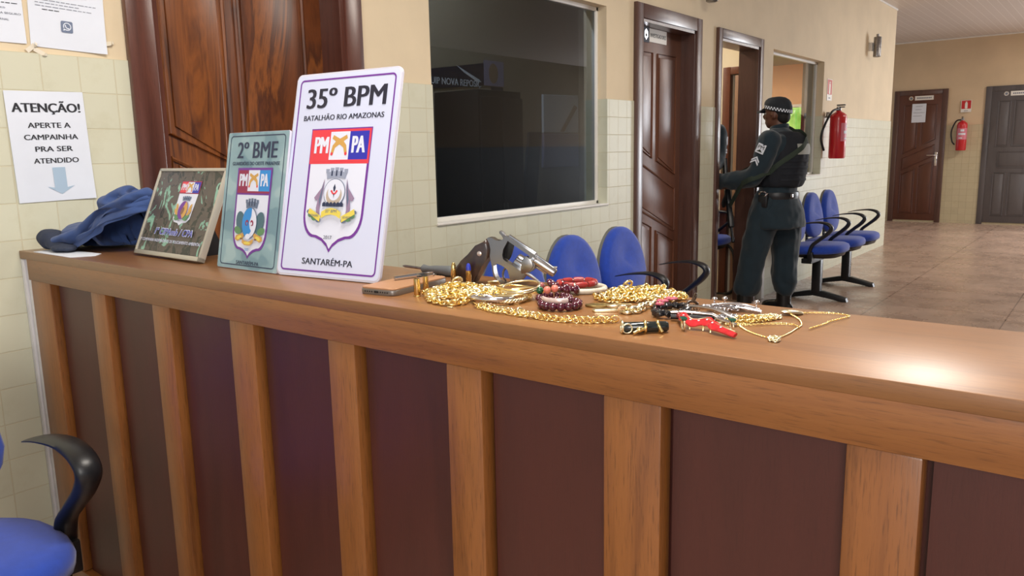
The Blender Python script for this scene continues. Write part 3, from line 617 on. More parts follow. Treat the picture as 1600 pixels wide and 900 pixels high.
# ================================================================== beam chairs
ARM = [((0.0, 0.641), 0.004), ((-0.08, 0.658), 0.008), ((-0.175, 0.667), 0.013), ((-0.24, 0.654), 0.020), ((-0.266, 0.625), 0.025), ((-0.24, 0.583), 0.025), ((-0.175, 0.527), 0.022), ((-0.125, 0.48), 0.022), ((-0.105, 0.41), 0.022)]
def superell(cx, cy, rx, ry, n=28, e=2.6):
    return [(cx + rx * math.copysign(abs(math.cos(a)) ** (2 / e), math.cos(a)), cy + ry * math.copysign(abs(math.sin(a)) ** (2 / e), math.sin(a))) for a in (2 * PI * k / n for k in range(n))]
def seat_mesh():
    mb = MB().m(M_BLUE)
    mb.loft([[(x, y, z + 0.012 * (-(y + 0.42) / 0.24)) for x, y in superell(0, -0.43, 0.240 * f, 0.236 * f)] for z, f in ((0.405, 0.94), (0.415, 0.99), (0.44, 1.0), (0.46, 0.965), (0.472, 0.87), (0.479, 0.62), (0.481, 0.2))])
    return mb
def back_outline(f, y):
    pts = []
    for k in range(30):
        a = 2 * PI * k / 30; c, s_ = math.cos(a), math.sin(a); w = 0.222 - 0.055 * (s_ + 0.25) * (1 if s_ > -0.25 else 0)
        x = w * math.copysign(abs(c) ** 0.85, c); z = 0.665 + 0.195 * math.copysign(abs(s_) ** 0.85, s_)
        pts.append((x * f, y + (z - 0.48) * 0.11, 0.665 + (z - 0.665) * f))
    return pts
def beam_chair(M, n, label, p=0.49, legs=True):
    t = thing('beam_chair', label, 'chair', M=M)
    for k in range(n):
        x0 = p * (k + 0.5)
        s = seat_mesh().build('seat', t, 60, (x0, 0, 0))
        mb = MB().m(M_BLACK); mb.loft([[(x, y, z) for x, y in superell(0, -0.42, 0.225 * f, 0.22 * f)] for z, f in ((0.372, 0.8), (0.385, 0.95), (0.41, 1.0))]); mb.build('seat_pan', s, 60)
        mb = MB().m(M_BLUE); mb.loft([back_outline(f, y) for f, y in ((0.97, -0.232), (1.0, -0.242), (1.0, -0.262), (0.965, -0.276), (0.86, -0.284), (0.5, -0.288), (0.15, -0.288))]); b = mb.build('backrest', t, 60, (x0, 0, 0))
        mb = MB().m(M_SHELL); mb.loft([back_outline(f, y) for f, y in ((0.3, -0.205), (0.7, -0.206), (0.93, -0.212), (1.0, -0.222), (0.99, -0.236))]); mb.build('back_shell', b, 60)
        mb = MB().m(M_BLACK); mb.tube(spline([(0, -0.33, 0.375), (0, -0.23, 0.385), (0, -0.19, 0.43), (0, -0.196, 0.60)], 5), 0.02, 8, flat=(0.035, 0.008), up=(1, 0, 0)); mb.build('back_support', b, 60)
    for k in range(n + 1):
        c = spline([(0, y - 0.335, z) for (y, z), _ in ARM], 5); th = []
        for i in range(len(c)):
            u = min(i / 5, len(ARM) - 1.001); j = int(u); th.append(ARM[j][1] + (ARM[j + 1][1] - ARM[j][1]) * (u - j))
        mb = MB().m(M_BLACK); mb.tube(c, 0, 12, flat=[(0.030 - 0.006 * (i / len(c)) - (0.006 if i == 0 else 0), h * 0.66) for i, h in enumerate(th)], up=(1, 0, 0)); mb.build('armrest', t, 60, (p * k, 0, 0))
    mb = MB().m(M_BLACK); mb.box((0.0, -0.46, 0.335), (p * n, -0.38, 0.375), 0.004)
    for k in range(n + 1): mb.box((p * k - 0.02, -0.47, 0.355), (p * k + 0.02, -0.43, 0.43), 0.004)
    mb.build('beam', t)
    if legs:
        for x in (p * 0.62, p * (n - 0.62)) if n > 2 else (p * 0.5, p * (n - 0.5)):
            mb = MB().m(M_BLACK); mb.box((-0.038, -0.455, 0.05), (0.038, -0.385, 0.34), 0.008)
            mb.prism([(-0.67, 0.0), (-0.66, 0.03), (-0.47, 0.075), (-0.37, 0.075), (-0.18, 0.03), (-0.17, 0.0), (-0.2, 0.0), (-0.40, 0.035), (-0.44, 0.035), (-0.63, 0.0)], -0.032, 0.032, 0.004, Matrix(((0, 0, 1, 0), (1, 0, 0, 0), (0, 1, 0, 0), (0, 0, 0, 1)))); mb.build('leg', t, 40, (x, 0, 0))
    return t
beam_chair(Matrix.Translation((5.455, 0, 0)), 3, 'row of three blue seats beyond the standing officer, against the wall')
beam_chair(Matrix.Translation((1.5625, -0.085, 0)), 3, 'row of three blue seats behind the revolver, under the dark window', 0.465)
beam_chair(Matrix.Translation((-1.168, -0.145, 0)), 2, 'blue seats with a curved black armrest in front of the counter end')
t = thing('visitor_chair', 'blue chair with black sled base inside the open doorway', 'chair', (5.345, 0.44, 0.03), 0.0)
seat_mesh().build('seat', t, 60, (0, 0.42, 0.02))
mb = MB().m(M_BLACK); mb.loft([[(x, y, z) for x, y in superell(0, 0, 0.225 * f, 0.22 * f)] for z, f in ((0.392, 0.8), (0.405, 0.95), (0.43, 1.0))]); mb.build('seat_pan', t, 60)
mb = MB().m(M_BLUE); mb.loft([back_outline(f, y) for f, y in ((0.97, -0.232), (1.0, -0.242), (1.0, -0.262), (0.965, -0.276), (0.86, -0.284), (0.5, -0.288), (0.15, -0.288))]); mb.build('backrest', t, 60, (0, 0.45, 0))
for s in (-1, 1):
    mb = MB().m(M_BLACK); mb.tube(spline([(s * 0.22, 0.2, 0.42), (s * 0.22, -0.16, 0.40), (s * 0.22, -0.22, 0.2), (s * 0.22, -0.18, -0.015), (s * 0.22, 0.24, -0.015)], 6), 0.0125, 8); mb.build('leg', t, 60)
    c = spline([(0, y + 0.085, z) for (y, z), _ in ARM], 5); mb = MB().m(M_BLACK); mb.tube(c, 0, 10, flat=(0.022, 0.012), up=(1, 0, 0)); mb.build('armrest', t, 60, (s * 0.245, 0, 0.02))
mb = MB().m(M_BLACK); mb.tube([(-0.22, 0.24, -0.015), (0.22, 0.24, -0.015)], 0.0125, 8); mb.build('stretcher', t)

# ================================================================== the officers
M_SKIN = mat('brown_skin', (98, 62, 46), 0.5, vary=0.05, vscale=30)
M_UNI = mat('uniform_teal', (12, 36, 48), 0.85, vary=0.10, vscale=9, bumpy=0.25, bscale=500, sheen=0.2)
M_VEST = mat('vest_navy', (15, 21, 31), 0.85, vary=0.12, vscale=20, bumpy=0.3, bscale=300)
M_BOOT = mat('boot_black', (18, 18, 20), 0.35); M_CAPM = mat('cap_black', (22, 30, 38), 0.8, bumpy=0.2, bscale=500)
M_OLIVE = mat('olive_webbing', (40, 52, 42), 0.85, bumpy=0.3, bscale=400); M_GUN = mat('gunmetal', (44, 46, 50), 0.4, 0.6)
M_HAIR = mat('black_hair', (16, 14, 14), 0.8)
def folds(amp, sc, st=(1, 1, 0.45)):
    return lambda co: amp * noise.noise(Vector((co.x * sc * st[0], co.y * sc * st[1], co.z * sc * st[2]))) + amp * 0.5 * noise.noise(Vector((co.x * sc * 2.1 + 7, co.y * sc * 2.1, co.z * sc * 1.6)))
def torso(mb, rings, n=24):
    R = []
    for z, cx, rx, ry in rings: R.append([(cx + rx * math.cos(a), ry * math.sin(a), z) for a in (2 * PI * k / n for k in range(n))])
    mb.loft(R)
def limb(mb, pts, rad, n=5):
    c = spline(pts, n); r = []
    for i in range(len(c)):
        u = min(i / n, len(rad) - 1.0001); j = int(u); r.append(rad[j] + (rad[j + 1] - rad[j]) * (u - j))
    mb.tube(c, r, 12); mb.ell(c[0], (r[0],) * 3, 12, 8); mb.ell(c[-1], (r[-1],) * 3, 12, 8)
def hand(mb, wrist, d, up, s):
    """palm, four unequal bent fingers and a thumb on the side of the palm; d points along the hand, fingers curl toward -up"""
    w = Vector(wrist); d = Vector(d).normalized(); up = Vector(up); up = (up - d * up.dot(d)).normalized(); sd = d.cross(up) * s
    palm = w + d * 0.045
    T = Matrix((d, sd, up)).transposed().to_4x4(); mb.ell(palm, (0.052, 0.04, 0.016), 12, 8, T)
    for k, L in enumerate((0.070, 0.078, 0.072, 0.056)):
        b = w + d * 0.085 + sd * (0.028 - 0.0185 * k)
        pts = [b - d * 0.03, b, b + d * L * 0.42 - up * L * 0.12, b + d * L * 0.55 - up * L * 0.5, b + d * L * 0.28 - up * L * 0.75]
        mb.tube(spline(pts, 4), [0.0095] * 9 + [0.0088] * 4 + [0.008] * 4, 8); mb.ell(pts[-1], (0.008,) * 3, 8, 6)
    b = w + d * 0.03 + sd * 0.036
    pts = [b - sd * 0.02, b + sd * 0.012 + d * 0.018 - up * 0.006, b + sd * 0.014 + d * 0.048 - up * 0.024, b + d * 0.062 - up * 0.045]
    mb.tube(spline(pts, 4), 0.0105, 8); mb.ell(pts[-1], (0.0098,) * 3, 8, 6)
def surf(*objs):
    from mathutils.bvhtree import BVHTree
    trees = [BVHTree.FromPolygons([v.co.copy() for v in o.data.vertices], [tuple(p.vertices) for p in o.data.polygons]) for o in objs]
    def f(p, c, off):
        p = Vector(p); c = Vector(c); d = (c - p).normalized(); best = None
        for t_ in trees:
            h = t_.ray_cast(p, d)
            if h[0] is not None and (best is None or h[3] < best[3]): best = h
        return (best[0] - d * off) if best else p
    return f
def person(M, label, larm, rarm, lleg, rleg, hdir=(1, 0, 0), extras=True):
    t = thing('person', label, 'person', M=M)
    # one continuous body: head, neck, trunk, arms, hands, legs
    mb = MB().m(M_SKIN)
    mb.ell((0.0, 0, 1.515), (0.090, 0.070, 0.095)); mb.ell((0.022, 0, 1.455), (0.066, 0.056, 0.072)); mb.ell((0.055, 0, 1.412), (0.026, 0.03, 0.022))
    mb.tube([(-0.035, 0, 1.30), (-0.02, 0, 1.36), (-0.004, 0, 1.45)], [0.062, 0.052, 0.05], 14)
    mb.tube([(0.085, 0, 1.512), (0.102, 0, 1.478), (0.094, 0, 1.462)], [0.008, 0.013, 0.012], 10); mb.ell((0.088, 0, 1.463), (0.012, 0.018, 0.009))
    mb.ell((0.084, 0, 1.436), (0.010, 0.023, 0.006)); mb.ell((0.081, 0, 1.426), (0.011, 0.021, 0.007)); mb.ell((0.075, 0, 1.535), (0.018, 0.05, 0.008))
    for s in (-1, 1):
        mb.ell((-0.005, s * 0.072, 1.483), (0.017, 0.009, 0.030), T=Matrix.Rotation(0.25, 4, 'Y')); mb.ell((0.06, s * 0.036, 1.475), (0.02, 0.02, 0.018))
    torso(mb, [(0.80, -0.02, 0.10, 0.145), (0.95, -0.03, 0.10, 0.14), (1.1, -0.045, 0.115, 0.155), (1.25, -0.055, 0.115, 0.165), (1.32, -0.045, 0.085, 0.14), (1.36, -0.03, 0.055, 0.07)])
    for arm, s in ((larm, 1), (rarm, -1)):
        limb(mb, arm, [0.05, 0.042, 0.034, 0.026][:len(arm)] if len(arm) == 4 else [0.05, 0.04, 0.027])
        d = (Vector(arm[-1]) - Vector(arm[-2])).normalized(); hand(mb, arm[-1], d, (0, s * 0.9, 0.5) if abs(d.z) < 0.7 else (0, s, 0), s)
    for leg in (lleg, rleg):
        limb(mb, leg, [0.085, 0.056, 0.04]); f = Vector(leg[-1]); mb.ell((f.x + 0.05, f.y, 0.045), (0.12, 0.042, 0.036)); mb.tube([f, (f.x, f.y, 0.05)], 0.036, 10)
    remeshed(mb, 0.0085, 'body', t, [M_SKIN], 3)
    # eyes
    for s in (-1, 1):
        e = MB().m(M_PAPER).ell((0.0715, s * 0.031, 1.497), (0.006, 0.011, 0.006), 12, 8); e.m(M_HAIR).ell((0.0755, s * 0.031, 1.497), (0.003, 0.0055, 0.0055), 10, 6); e.build('eye', t)
    mb = MB().m(M_HAIR); mb.ell((-0.012, 0, 1.522), (0.088, 0.0735, 0.09)); mb.ell((-0.045, 0, 1.468), (0.05, 0.058, 0.05)); remeshed(mb, 0.008, 'hair', t, [M_HAIR], 3)
    # shirt with sleeves
    mb = MB().m(M_UNI)
    torso(mb, [(0.665, -0.03, 0.192, 0.222), (0.70, -0.03, 0.196, 0.226), (0.80, -0.03, 0.178, 0.208), (0.86, -0.03, 0.15, 0.176), (0.95, -0.03, 0.128, 0.158), (1.1, -0.045, 0.14, 0.175), (1.25, -0.058, 0.14, 0.19), (1.325, -0.05, 0.118, 0.18), (1.365, -0.035, 0.088, 0.125), (1.395, -0.018, 0.066, 0.068)])
    for arm in (larm, rarm): limb(mb, [arm[0], arm[1], Vector(arm[-1]) * 1.04 - Vector(arm[-2]) * 0.04], [0.080, 0.072, 0.062])
    shirt = remeshed(mb, 0.011, 'shirt', t, [M_UNI], 4, folds(0.010, 11))
    mb = MB().m(M_UNI); mb.tube([(0.058 * math.cos(a) - 0.018, 0.062 * math.sin(a), 1.392 - 0.012 * math.cos(a)) for a in (2 * PI * k / 18 for k in range(18))], 0.016, 8, True, flat=(0.022, 0.010), up=(0, 0, 1)); mb.build('collar', t, 60)
    # baggy trousers bloused into the boots
    mb = MB().m(M_UNI); torso(mb, [(0.66, -0.02, 0.13, 0.17), (0.76, -0.025, 0.15, 0.18), (0.84, -0.028, 0.146, 0.172), (0.89, -0.03, 0.135, 0.162)])
    for leg in (lleg, rleg):
        h, k, a = (Vector(q) for q in leg); limb(mb, [h, (h + k) / 2 + Vector((0, 0, 0.02)), k, (k + a) / 2 + Vector((0, 0, -0.03)), a + Vector((0, 0, 0.12))], [0.118, 0.116, 0.100, 0.098, 0.086])
    remeshed(mb, 0.012, 'trousers', t, [M_UNI], 4, folds(0.016, 9))
    for leg in (lleg, rleg):
        a = Vector(leg[-1]); mb = MB().m(M_BOOT)
        mb.tube([(a.x, a.y, 0.27), (a.x, a.y, 0.15), (a.x, a.y, 0.06)], [0.062, 0.056, 0.055], 14); mb.ell((a.x + 0.05, a.y, 0.055), (0.128, 0.05, 0.048)); mb.ell((a.x + 0.10, a.y, 0.05), (0.075, 0.048, 0.04)); mb.box((a.x - 0.065, a.y - 0.045, 0.006), (a.x + 0.16, a.y + 0.045, 0.03), 0.01)
        b = remeshed(mb, 0.008, 'boot', t, [M_BOOT], 3)
    # belt, vest, cap
    mb = MB().m(M_BLACK); hs = surf(shirt); mb.tube([hs((-0.03 + 0.4 * math.cos(a), 0.4 * math.sin(a), 0.905), (-0.03, 0, 0.905), 0.004) for a in (2 * PI * k / 28 for k in range(28))], 0, 8, True, flat=(0.026, 0.006), up=(0, 0, 1)); mb.build('belt', t, 60)
    mb = MB().m(M_VEST); torso(mb, [(0.965, -0.04, 0.150, 0.170), (1.0, -0.045, 0.165, 0.18), (1.12, -0.055, 0.172, 0.185), (1.24, -0.070, 0.170, 0.172), (1.32, -0.068, 0.150, 0.142), (1.365, -0.05, 0.112, 0.118)]); v = remeshed(mb, 0.012, 'vest', t, [M_VEST], 4, folds(0.007, 14))
    hug = surf(v)
    mb = MB().m(M_VEST)
    for z in (1.02, 1.065, 1.11, 1.155): mb.tube([hug((-0.055 + 0.3 * math.cos(a), 0.3 * math.sin(a), z), (-0.055, 0, z), 0.002) for a in (PI * 0.62 + PI * 0.76 * k / 14 for k in range(15))], 0, 6, flat=(0.010, 0.003), up=(0, 0, 1))
    mb.build('webbing', v, 60)
    mb = MB().m(mat('grey_label', (150, 152, 146), 0.7)); mb.loft([[hug((-0.068 + 0.4 * math.cos(a), 0.4 * math.sin(a), z), (-0.068, 0, z), 0.004) for a in (PI * 0.80 + PI * 0.40 * k / 8 for k in range(9))] for z in (1.20, 1.225, 1.25, 1.275)], closed=False, cap=False); mb.build('back_label', v, 60)
    mb = MB().m(M_CAPM); R = []
    for z, f, tl in ((1.513, 0.99, 1), (1.535, 1.02, 1), (1.56, 1.0, 0.8), (1.582, 0.92, 0.5), (1.60, 0.75, 0.3), (1.612, 0.48, 0.1), (1.617, 0.15, 0)): R.append([(-0.004 + 0.101 * f * math.cos(a), 0.083 * f * math.sin(a), z + 0.024 * tl * math.cos(a)) for a in (2 * PI * k / 24 for k in range(24))])
    mb.loft(R); pts = [[(0.085 + (0.072 * u) * (math.cos(s_ * 1.0)), 0.066 * math.sin(s_) / math.sin(1.15) * (1 - 0.12 * u), 1.540 - 0.026 * u - 0.014 * (1 - math.cos(s_))) for s_ in (-1.15 + 2.3 * k / 10 for k in range(11))] for u in (0, 0.5, 1.0)]
    up_ = pts + [[(x, y, z - 0.005) for x, y, z in r] for r in pts[::-1]]; mb.loft(up_ + [up_[0]], closed=False, cap=False); c = mb.build('cap', t, 60)
    mb = MB()
    for k in range(44):
        a0 = 0.75 + (2 * PI - 1.5) * k / 44; a1 = 0.75 + (2 * PI - 1.5) * (k + 1) / 44
        for row in (0, 1):
            mb.m(M_PAPER if (k + row) % 2 else M_CAPM); z0 = 1.519 + 0.011 * row
            mb._f([mb.v((-0.004 + 0.1045 * math.cos(a), 0.0865 * math.sin(a), z + 0.024 * math.cos(a))) for a, z in ((a0, z0), (a1, z0), (a1, z0 + 0.011), (a0, z0 + 0.011))])
    mb.build('checkered_band', c, 0)
    # arm patch and chevron on the left sleeve
    a, b = Vector(larm[0]), Vector(larm[1]); d = (b - a).normalized(); out = Vector((0, 1, 0)); out = (out - d * out.dot(d)).normalized(); si = -d.cross(out)
    for f, kind in ((0.26, 0), (0.55, 1)):
        c = a.lerp(b, f) + out * (0.0815 - 0.008 * f); T = Matrix((si, -d, out)).transposed().to_4x4(); T.translation = c
        mb = MB(); mb.M = T @ Matrix.Rotation(0.0, 4, 'Z')
        if kind == 0: mb.m(M_PAPER).box((-0.032, -0.034, -0.012), (0.032, 0.034, 0.002), 0.002); mb.m(M_INK).text('PM', -0.024, 0.024, -0.002, 0.022, 0.0026, 0.02); mb.m(M_OLIVE).poly([(-0.022, -0.024), (0.022, -0.024), (0.0, -0.006)], 0.0026)
        else:
            mb.m(M_PAPER)
            for dy in (0, -0.02): mb.prism([(-0.03, -0.02 + dy), (0, 0.008 + dy), (0.03, -0.02 + dy), (0.03, -0.008 + dy), (0, 0.02 + dy), (-0.03, -0.008 + dy)], -0.01, 0.003)
        mb.build('sleeve_patch' if kind == 0 else 'chevron', t, 0)
    if extras:
        mb = MB().m(M_BLACK); mb.box((-0.045, 0.165, 0.82), (0.025, 0.215, 0.915), 0.012); p_ = mb.build('belt_pouch', t); mb = MB().m(M_CHROME); mb.torus((-0.005, 0.196, 0.915), 0.026, 0.007, Matrix.Rotation(1.2, 4, 'X'), 20, 8); mb.torus((-0.03, 0.19, 0.91), 0.02, 0.006, Matrix.Rotation(1.0, 4, 'Y'), 18, 8); mb.build('handcuffs', p_)
        mb = MB().m(M_CHROME).box((-0.178, 0.07, 0.895), (-0.166, 0.095, 0.918), 0.003); mb.build('belt_clip', t)
    return t
MO = Matrix.Translation((4.975, -0.315, 0)) @ Matrix.Rotation(math.atan2(1.0, 0.10), 4, 'Z')
off1 = person(MO, 'officer in dark teal uniform and checkered cap standing at the doorway with a rifle',
    [(-0.04, 0.195, 1.30), (0.06, 0.235, 1.05), (0.26, 0.21, 0.985), (0.45, 0.155, 1.00)], [(-0.04, -0.195, 1.30), (0.06, -0.245, 1.05), (0.20, -0.18, 1.0), (0.34, -0.06, 1.01)],
    [(0.0, 0.095, 0.84), (0.075, 0.15, 0.47), (0.12, 0.19, 0.10)], [(-0.03, -0.09, 0.84), (-0.055, -0.10, 0.47), (-0.065, -0.085, 0.10)])
M2 = Matrix.Translation((4.885, 0.325, 0)) @ Matrix.Rotation(math.atan2(-0.616, -0.788), 4, 'Z') @ Matrix.Scale(1.07, 4)
person(M2, 'second officer mostly hidden behind the left edge of the open doorway', [(-0.04, 0.195, 1.27), (0.07, 0.16, 1.08), (0.20, 0.04, 1.04)], [(-0.04, -0.20, 1.29), (-0.03, -0.26, 1.04), (0.06, -0.25, 0.82)],
    [(0.0, 0.075, 0.84), (0.02, 0.075, 0.47), (0.0, 0.075, 0.10)], [(-0.0, -0.09, 0.84), (0.02, -0.10, 0.47), (0.0, -0.11, 0.10)], extras=False)
# rifle carried muzzle-down in front of the body, with its sling over the back
t = thing('rifle', 'dark rifle carried muzzle down by the officer, olive sling across the back', 'rifle', M=MO)
A, B = Vector((0.20, 0.235, 0.56)), Vector((0.40, 0.03, 1.12)); ax = (B - A).normalized()
L = lambda f: A + (B - A) * f
mb = MB().m(M_GUN); mb.cyl(L(0), L(0.45), 0.009, seg=10); mb.cyl(L(0), L(0.06), 0.013, seg=10); mb.build('barrel', t)
MR = ax.to_track_quat('X', 'Z').to_matrix().to_4x4()
mb = MB().m(M_BLACK); mb.M = Matrix.Translation(L(0.33)) @ MR; mb.box((-0.09, -0.018, -0.02), (0.10, 0.018, 0.022), 0.006); mb.build('handguard', t)
mb = MB().m(M_GUN); mb.M = Matrix.Translation(L(0.62)) @ MR; mb.box((-0.09, -0.016, -0.03), (0.11, 0.016, 0.03), 0.005); mb.prism([(-0.04, -0.03), (0.02, -0.03), (0.0, -0.15), (-0.05, -0.14)], -0.012, 0.012, 0.003, Matrix(((1, 0, 0, 0), (0, 0, -1, 0), (0, 1, 0, 0), (0, 0, 0, 1)))); mb.build('receiver', t)
mb = MB().m(M_BLACK); mb.M = Matrix.Translation(L(0.62)) @ MR; mb.prism([(0.11, -0.02), (0.28, -0.06), (0.28, 0.05), (0.11, 0.02)], -0.014, 0.014, 0.005, Matrix(((1, 0, 0, 0), (0, 0, -1, 0), (0, 1, 0, 0), (0, 0, 0, 1)))); mb.build('stock', t)
hg = surf(*[c for c in off1.children if c.name.split('.')[0] in ('shirt', 'vest')])
SP = spline([(0.12, 0.30, 1.0), (0.0, 0.32, 1.05), (-0.14, 0.30, 1.13), (-0.30, 0.18, 1.22), (-0.36, 0.02, 1.30), (-0.25, -0.06, 1.42), (-0.08, -0.10, 1.5), (0.10, -0.12, 1.42), (0.22, -0.10, 1.28), (0.24, -0.06, 1.15)], 8)
SP = [hg(p, (-0.045, -0.01, min(p.z, 1.30) - 0.0), 0.005) for p in SP]
mb = MB().m(M_OLIVE); mb.tube([L(0.45)] + SP + [L(0.8)], 0, 8, flat=(0.019, 0.0025), up=(0.2, 0.1, 0.95)); mb.build('sling', t, 60)

# ================================================================== on the counter: plaques
def board_matrix(cx, cy, yaw, lean, thick=0.006):
    ax = Vector((math.cos(yaw), math.sin(yaw), 0)); bk = Vector((-ax.y, ax.x, 0)); up = Vector((0, 0, 1)) * math.cos(lean) + bk * math.sin(lean); n = ax.cross(up)
    return Matrix(((ax.x, up.x, n.x, cx), (ax.y, up.y, n.y, cy), (0 + ax.z, up.z, n.z, ZC + 0.0004 + thick * math.sin(lean)), (0, 0, 0, 1)))
C = lambda n, c, r=0.35: mat(n, c, r)
V_PURPLE = C('print_purple', (112, 48, 152)); V_RED = C('print_red', (226, 62, 76)); V_CRIM = C('print_crimson', (146, 36, 78)); V_BLUE = C('print_blue', (44, 48, 176)); V_SKY = C('print_sky', (40, 140, 216)); V_WHITE = C('print_white', (222, 228, 246), 0.25)
V_GREY = C('print_grey', (150, 160, 184)); V_GREY2 = C('print_slate', (96, 112, 140)); V_YEL = C('print_yellow', (226, 208, 92)); V_GOLD = C('print_gold', (206, 160, 84)); V_GREEN = C('print_green', (92, 140, 96)); V_NAVY = C('print_navy', (34, 48, 82)); V_INK = C('print_ink', (34, 38, 58)); V_MAUVE = C('print_mauve', (150, 128, 160)); V_TEAL = C('print_teal_dark', (70, 106, 120)); V_BROWN = C('print_brown', (132, 92, 68)); V_LILAC = C('print_pale', (208, 216, 242), 0.3)
def shield_pts(cx, w, ytop, yside, ybase, ytip, n=8):
    """flat-topped shield with rounded bottom corners and a small point"""
    r = []
    r += [(cx - w, ytop), (cx - w * 0.985, yside)]
    for k in range(1, n): a = k / n; r.append((cx - w * 0.985 + w * 0.42 * (1 - math.cos(a * PI / 2)), yside - (yside - ybase) * math.sin(a * PI / 2)))
    r += [(cx - w * 0.5, ybase), (cx - w * 0.28, ybase - (ybase - ytip) * 0.22), (cx - w * 0.1, ybase - (ybase - ytip) * 0.6), (cx, ytip)]
    return r + [(2 * cx - x, y) for x, y in r[-2::-1]]
def pistol(mb, cx, cy, s, flip, m):
    pts = [(-1.02, -0.95), (-0.72, -1.02), (-0.52, -0.35), (-0.25, -0.15), (0.95, 0.62), (0.80, 0.98), (-0.45, 0.36), (-0.85, -0.1)]
    mb.m(m).poly([(cx + flip * x * s, cy + y * s * 0.9) for x, y in (pts if flip > 0 else pts[::-1])], PZ[0]); PZ[0] += 0.00015
PZ = [0.0]
def flag(mb, x0, x1, y0, y1, left, right, under, border, ytext):
    """PM / crossed pistols / PA panel"""
    w = (x1 - x0); a = x0 + w * 0.33; b = x0 + w * 0.655; z = PZ[0]
    mb.m(border).poly([(x0, y0), (x1, y0), (x1, y1), (x0, y1)], z); bd = w * 0.03
    mb.m(left).poly([(x0 + bd, y0 + bd), (a, y0 + bd), (a, y1 - bd), (x0 + bd, y1 - bd)], z + 0.0002); mb.m(V_WHITE).poly([(a, y0 + ytext), (b, y0 + ytext), (b, y1 - bd), (a, y1 - bd)], z + 0.0002); mb.m(right).poly([(b, y0 + ytext), (x1 - bd, y0 + ytext), (x1 - bd, y1 - bd), (b, y1 - bd)], z + 0.0002)
    mb.m(under).poly([(a, y0 + bd), (x1 - bd, y0 + bd), (x1 - bd, y0 + ytext), (a, y0 + ytext)], z + 0.0002)
    h0 = y0 + ytext + (y1 - y0 - ytext) * 0.22; h1 = y1 - (y1 - y0 - ytext) * 0.24; mb.m(V_WHITE)
    mb.text('PM', x0 + w * 0.065, a - w * 0.02, h0, h1, z + 0.0005, 0.045); mb.text('PA', b + w * 0.045, x1 - w * 0.075, h0, h1, z + 0.0005, 0.045)
    PZ[0] = z + 0.0004; s = (b - a) * 0.42; cy = (y0 + ytext + y1) / 2
    for f in (1, -1): pistol(mb, (a + b) / 2, cy, s, f, V_GOLD)
    mb.m(V_RED)
    for f in (1, -1): mb.poly([((a + b) / 2 + f * s * q * math.cos(u) - f * s * 0.86, cy - s * 0.86 + s * q * math.sin(u)) for u in (2 * PI * k / 10 for k in range(10)) for q in (0.16,)][::f], PZ[0])
    PZ[0] += 0.0003
def crown(mb, cx, y0, w, h, m, m2):
    """mural crown with five battlements on a curved band"""
    z = PZ[0]; mb.m(m); lo = [(cx - w * 0.42 + w * 0.84 * k / 8, y0 + h * 0.10 * math.sin(PI * k / 8)) for k in range(9)]; hi = [(cx - w * 0.46 + w * 0.92 * k / 8, y0 + h * (0.45 + 0.12 * math.sin(PI * k / 8))) for k in range(9)]
    for p, q, r, s in zip(lo, lo[1:], hi[1:], hi): mb.poly([p, q, r, s], z)
    for k in range(5):
        c = cx - w * 0.42 + w * 0.21 * k; b = y0 + h * (0.42 + 0.12 * math.sin(PI * k / 4)); t_ = b + h * 0.30; hw = w * 0.085
        mb.m(m).poly([(c - hw * 0.8, b), (c + hw * 0.8, b), (c + hw, t_), (c - hw, t_)], z + 0.0001)
        if k in (1, 2, 3): mb.m(m2).poly([(c - hw * 0.4, y0 + h * 0.22), (c + hw * 0.4, y0 + h * 0.22), (c + hw * 0.35, b + h * 0.04), (c, b + h * 0.12), (c - hw * 0.35, b + h * 0.04)], z + 0.0002)
    PZ[0] += 0.0004
def ell2(mb, m, cx, cy, rx, ry, n=26, rot=0.0, a0=0.0, a1=2 * PI):
    pts = [(cx + rx * math.cos(a) * math.cos(rot) - ry * math.sin(a) * math.sin(rot), cy + rx * math.cos(a) * math.sin(rot) + ry * math.sin(a) * math.cos(rot)) for a in (a0 + (a1 - a0) * k / n for k in range(n + (0 if a1 - a0 > 6.2 else 1)))]
    mb.m(m).poly(pts, PZ[0]); PZ[0] += 0.00015
def pl(mb, m, pts): mb.m(m).poly(pts, PZ[0]); PZ[0] += 0.00015

# --- big white plaque
t = thing('unit_plaque', 'tallest white plaque reading 35º BPM with purple border and shield', 'plaque', M=board_matrix(0.1205, -1.1508, -1.4692, 0.2336))
mb = MB().m(mat('clear_acrylic_edge', (206, 206, 222), 0.1, coat=0.5)); mb.prism(rrect(-0.139, 0.139, 0, 0.411, 0.012), -0.006, 0.0, 0.001); mb.m(V_LILAC).poly(rrect(-0.136, 0.136, 0.004, 0.408, 0.011), 0.0003); mb.build('plaque_board', t, 30)
mb = MB(); PZ[0] = 0.0008
bo = rrect(-0.1275, 0.1275, 0.0105, 0.399, 0.010); mb.m(V_PURPLE).outline(bo, 0.0034, PZ[0]); PZ[0] += 0.0002
mb.m(V_INK).text('35º BPM', -0.104, 0.108, 0.339, 0.379, PZ[0], 0.035); mb.text('BATALHÃO RIO AMAZONAS', -0.107, 0.107, 0.3145, 0.3275, PZ[0], 0.025); mb.text('SANTARÉM-PA', -0.068, 0.068, 0.0255, 0.041, PZ[0], 0.022)
sh = shield_pts(0.0015, 0.081, 0.297, 0.128, 0.079, 0.051); pl(mb, V_PURPLE, sh); ins = shield_pts(0.0015, 0.0755, 0.294, 0.129, 0.084, 0.058); pl(mb, V_WHITE, ins)
mb.m(V_RED); 
for (x0, y0), (x1, y1), k in zip(sh[1:6], sh[2:7], range(5)): pass
flag(mb, -0.0775, 0.0805, 0.226, 0.2945, V_RED, V_BLUE, V_RED, V_RED, 0.008)
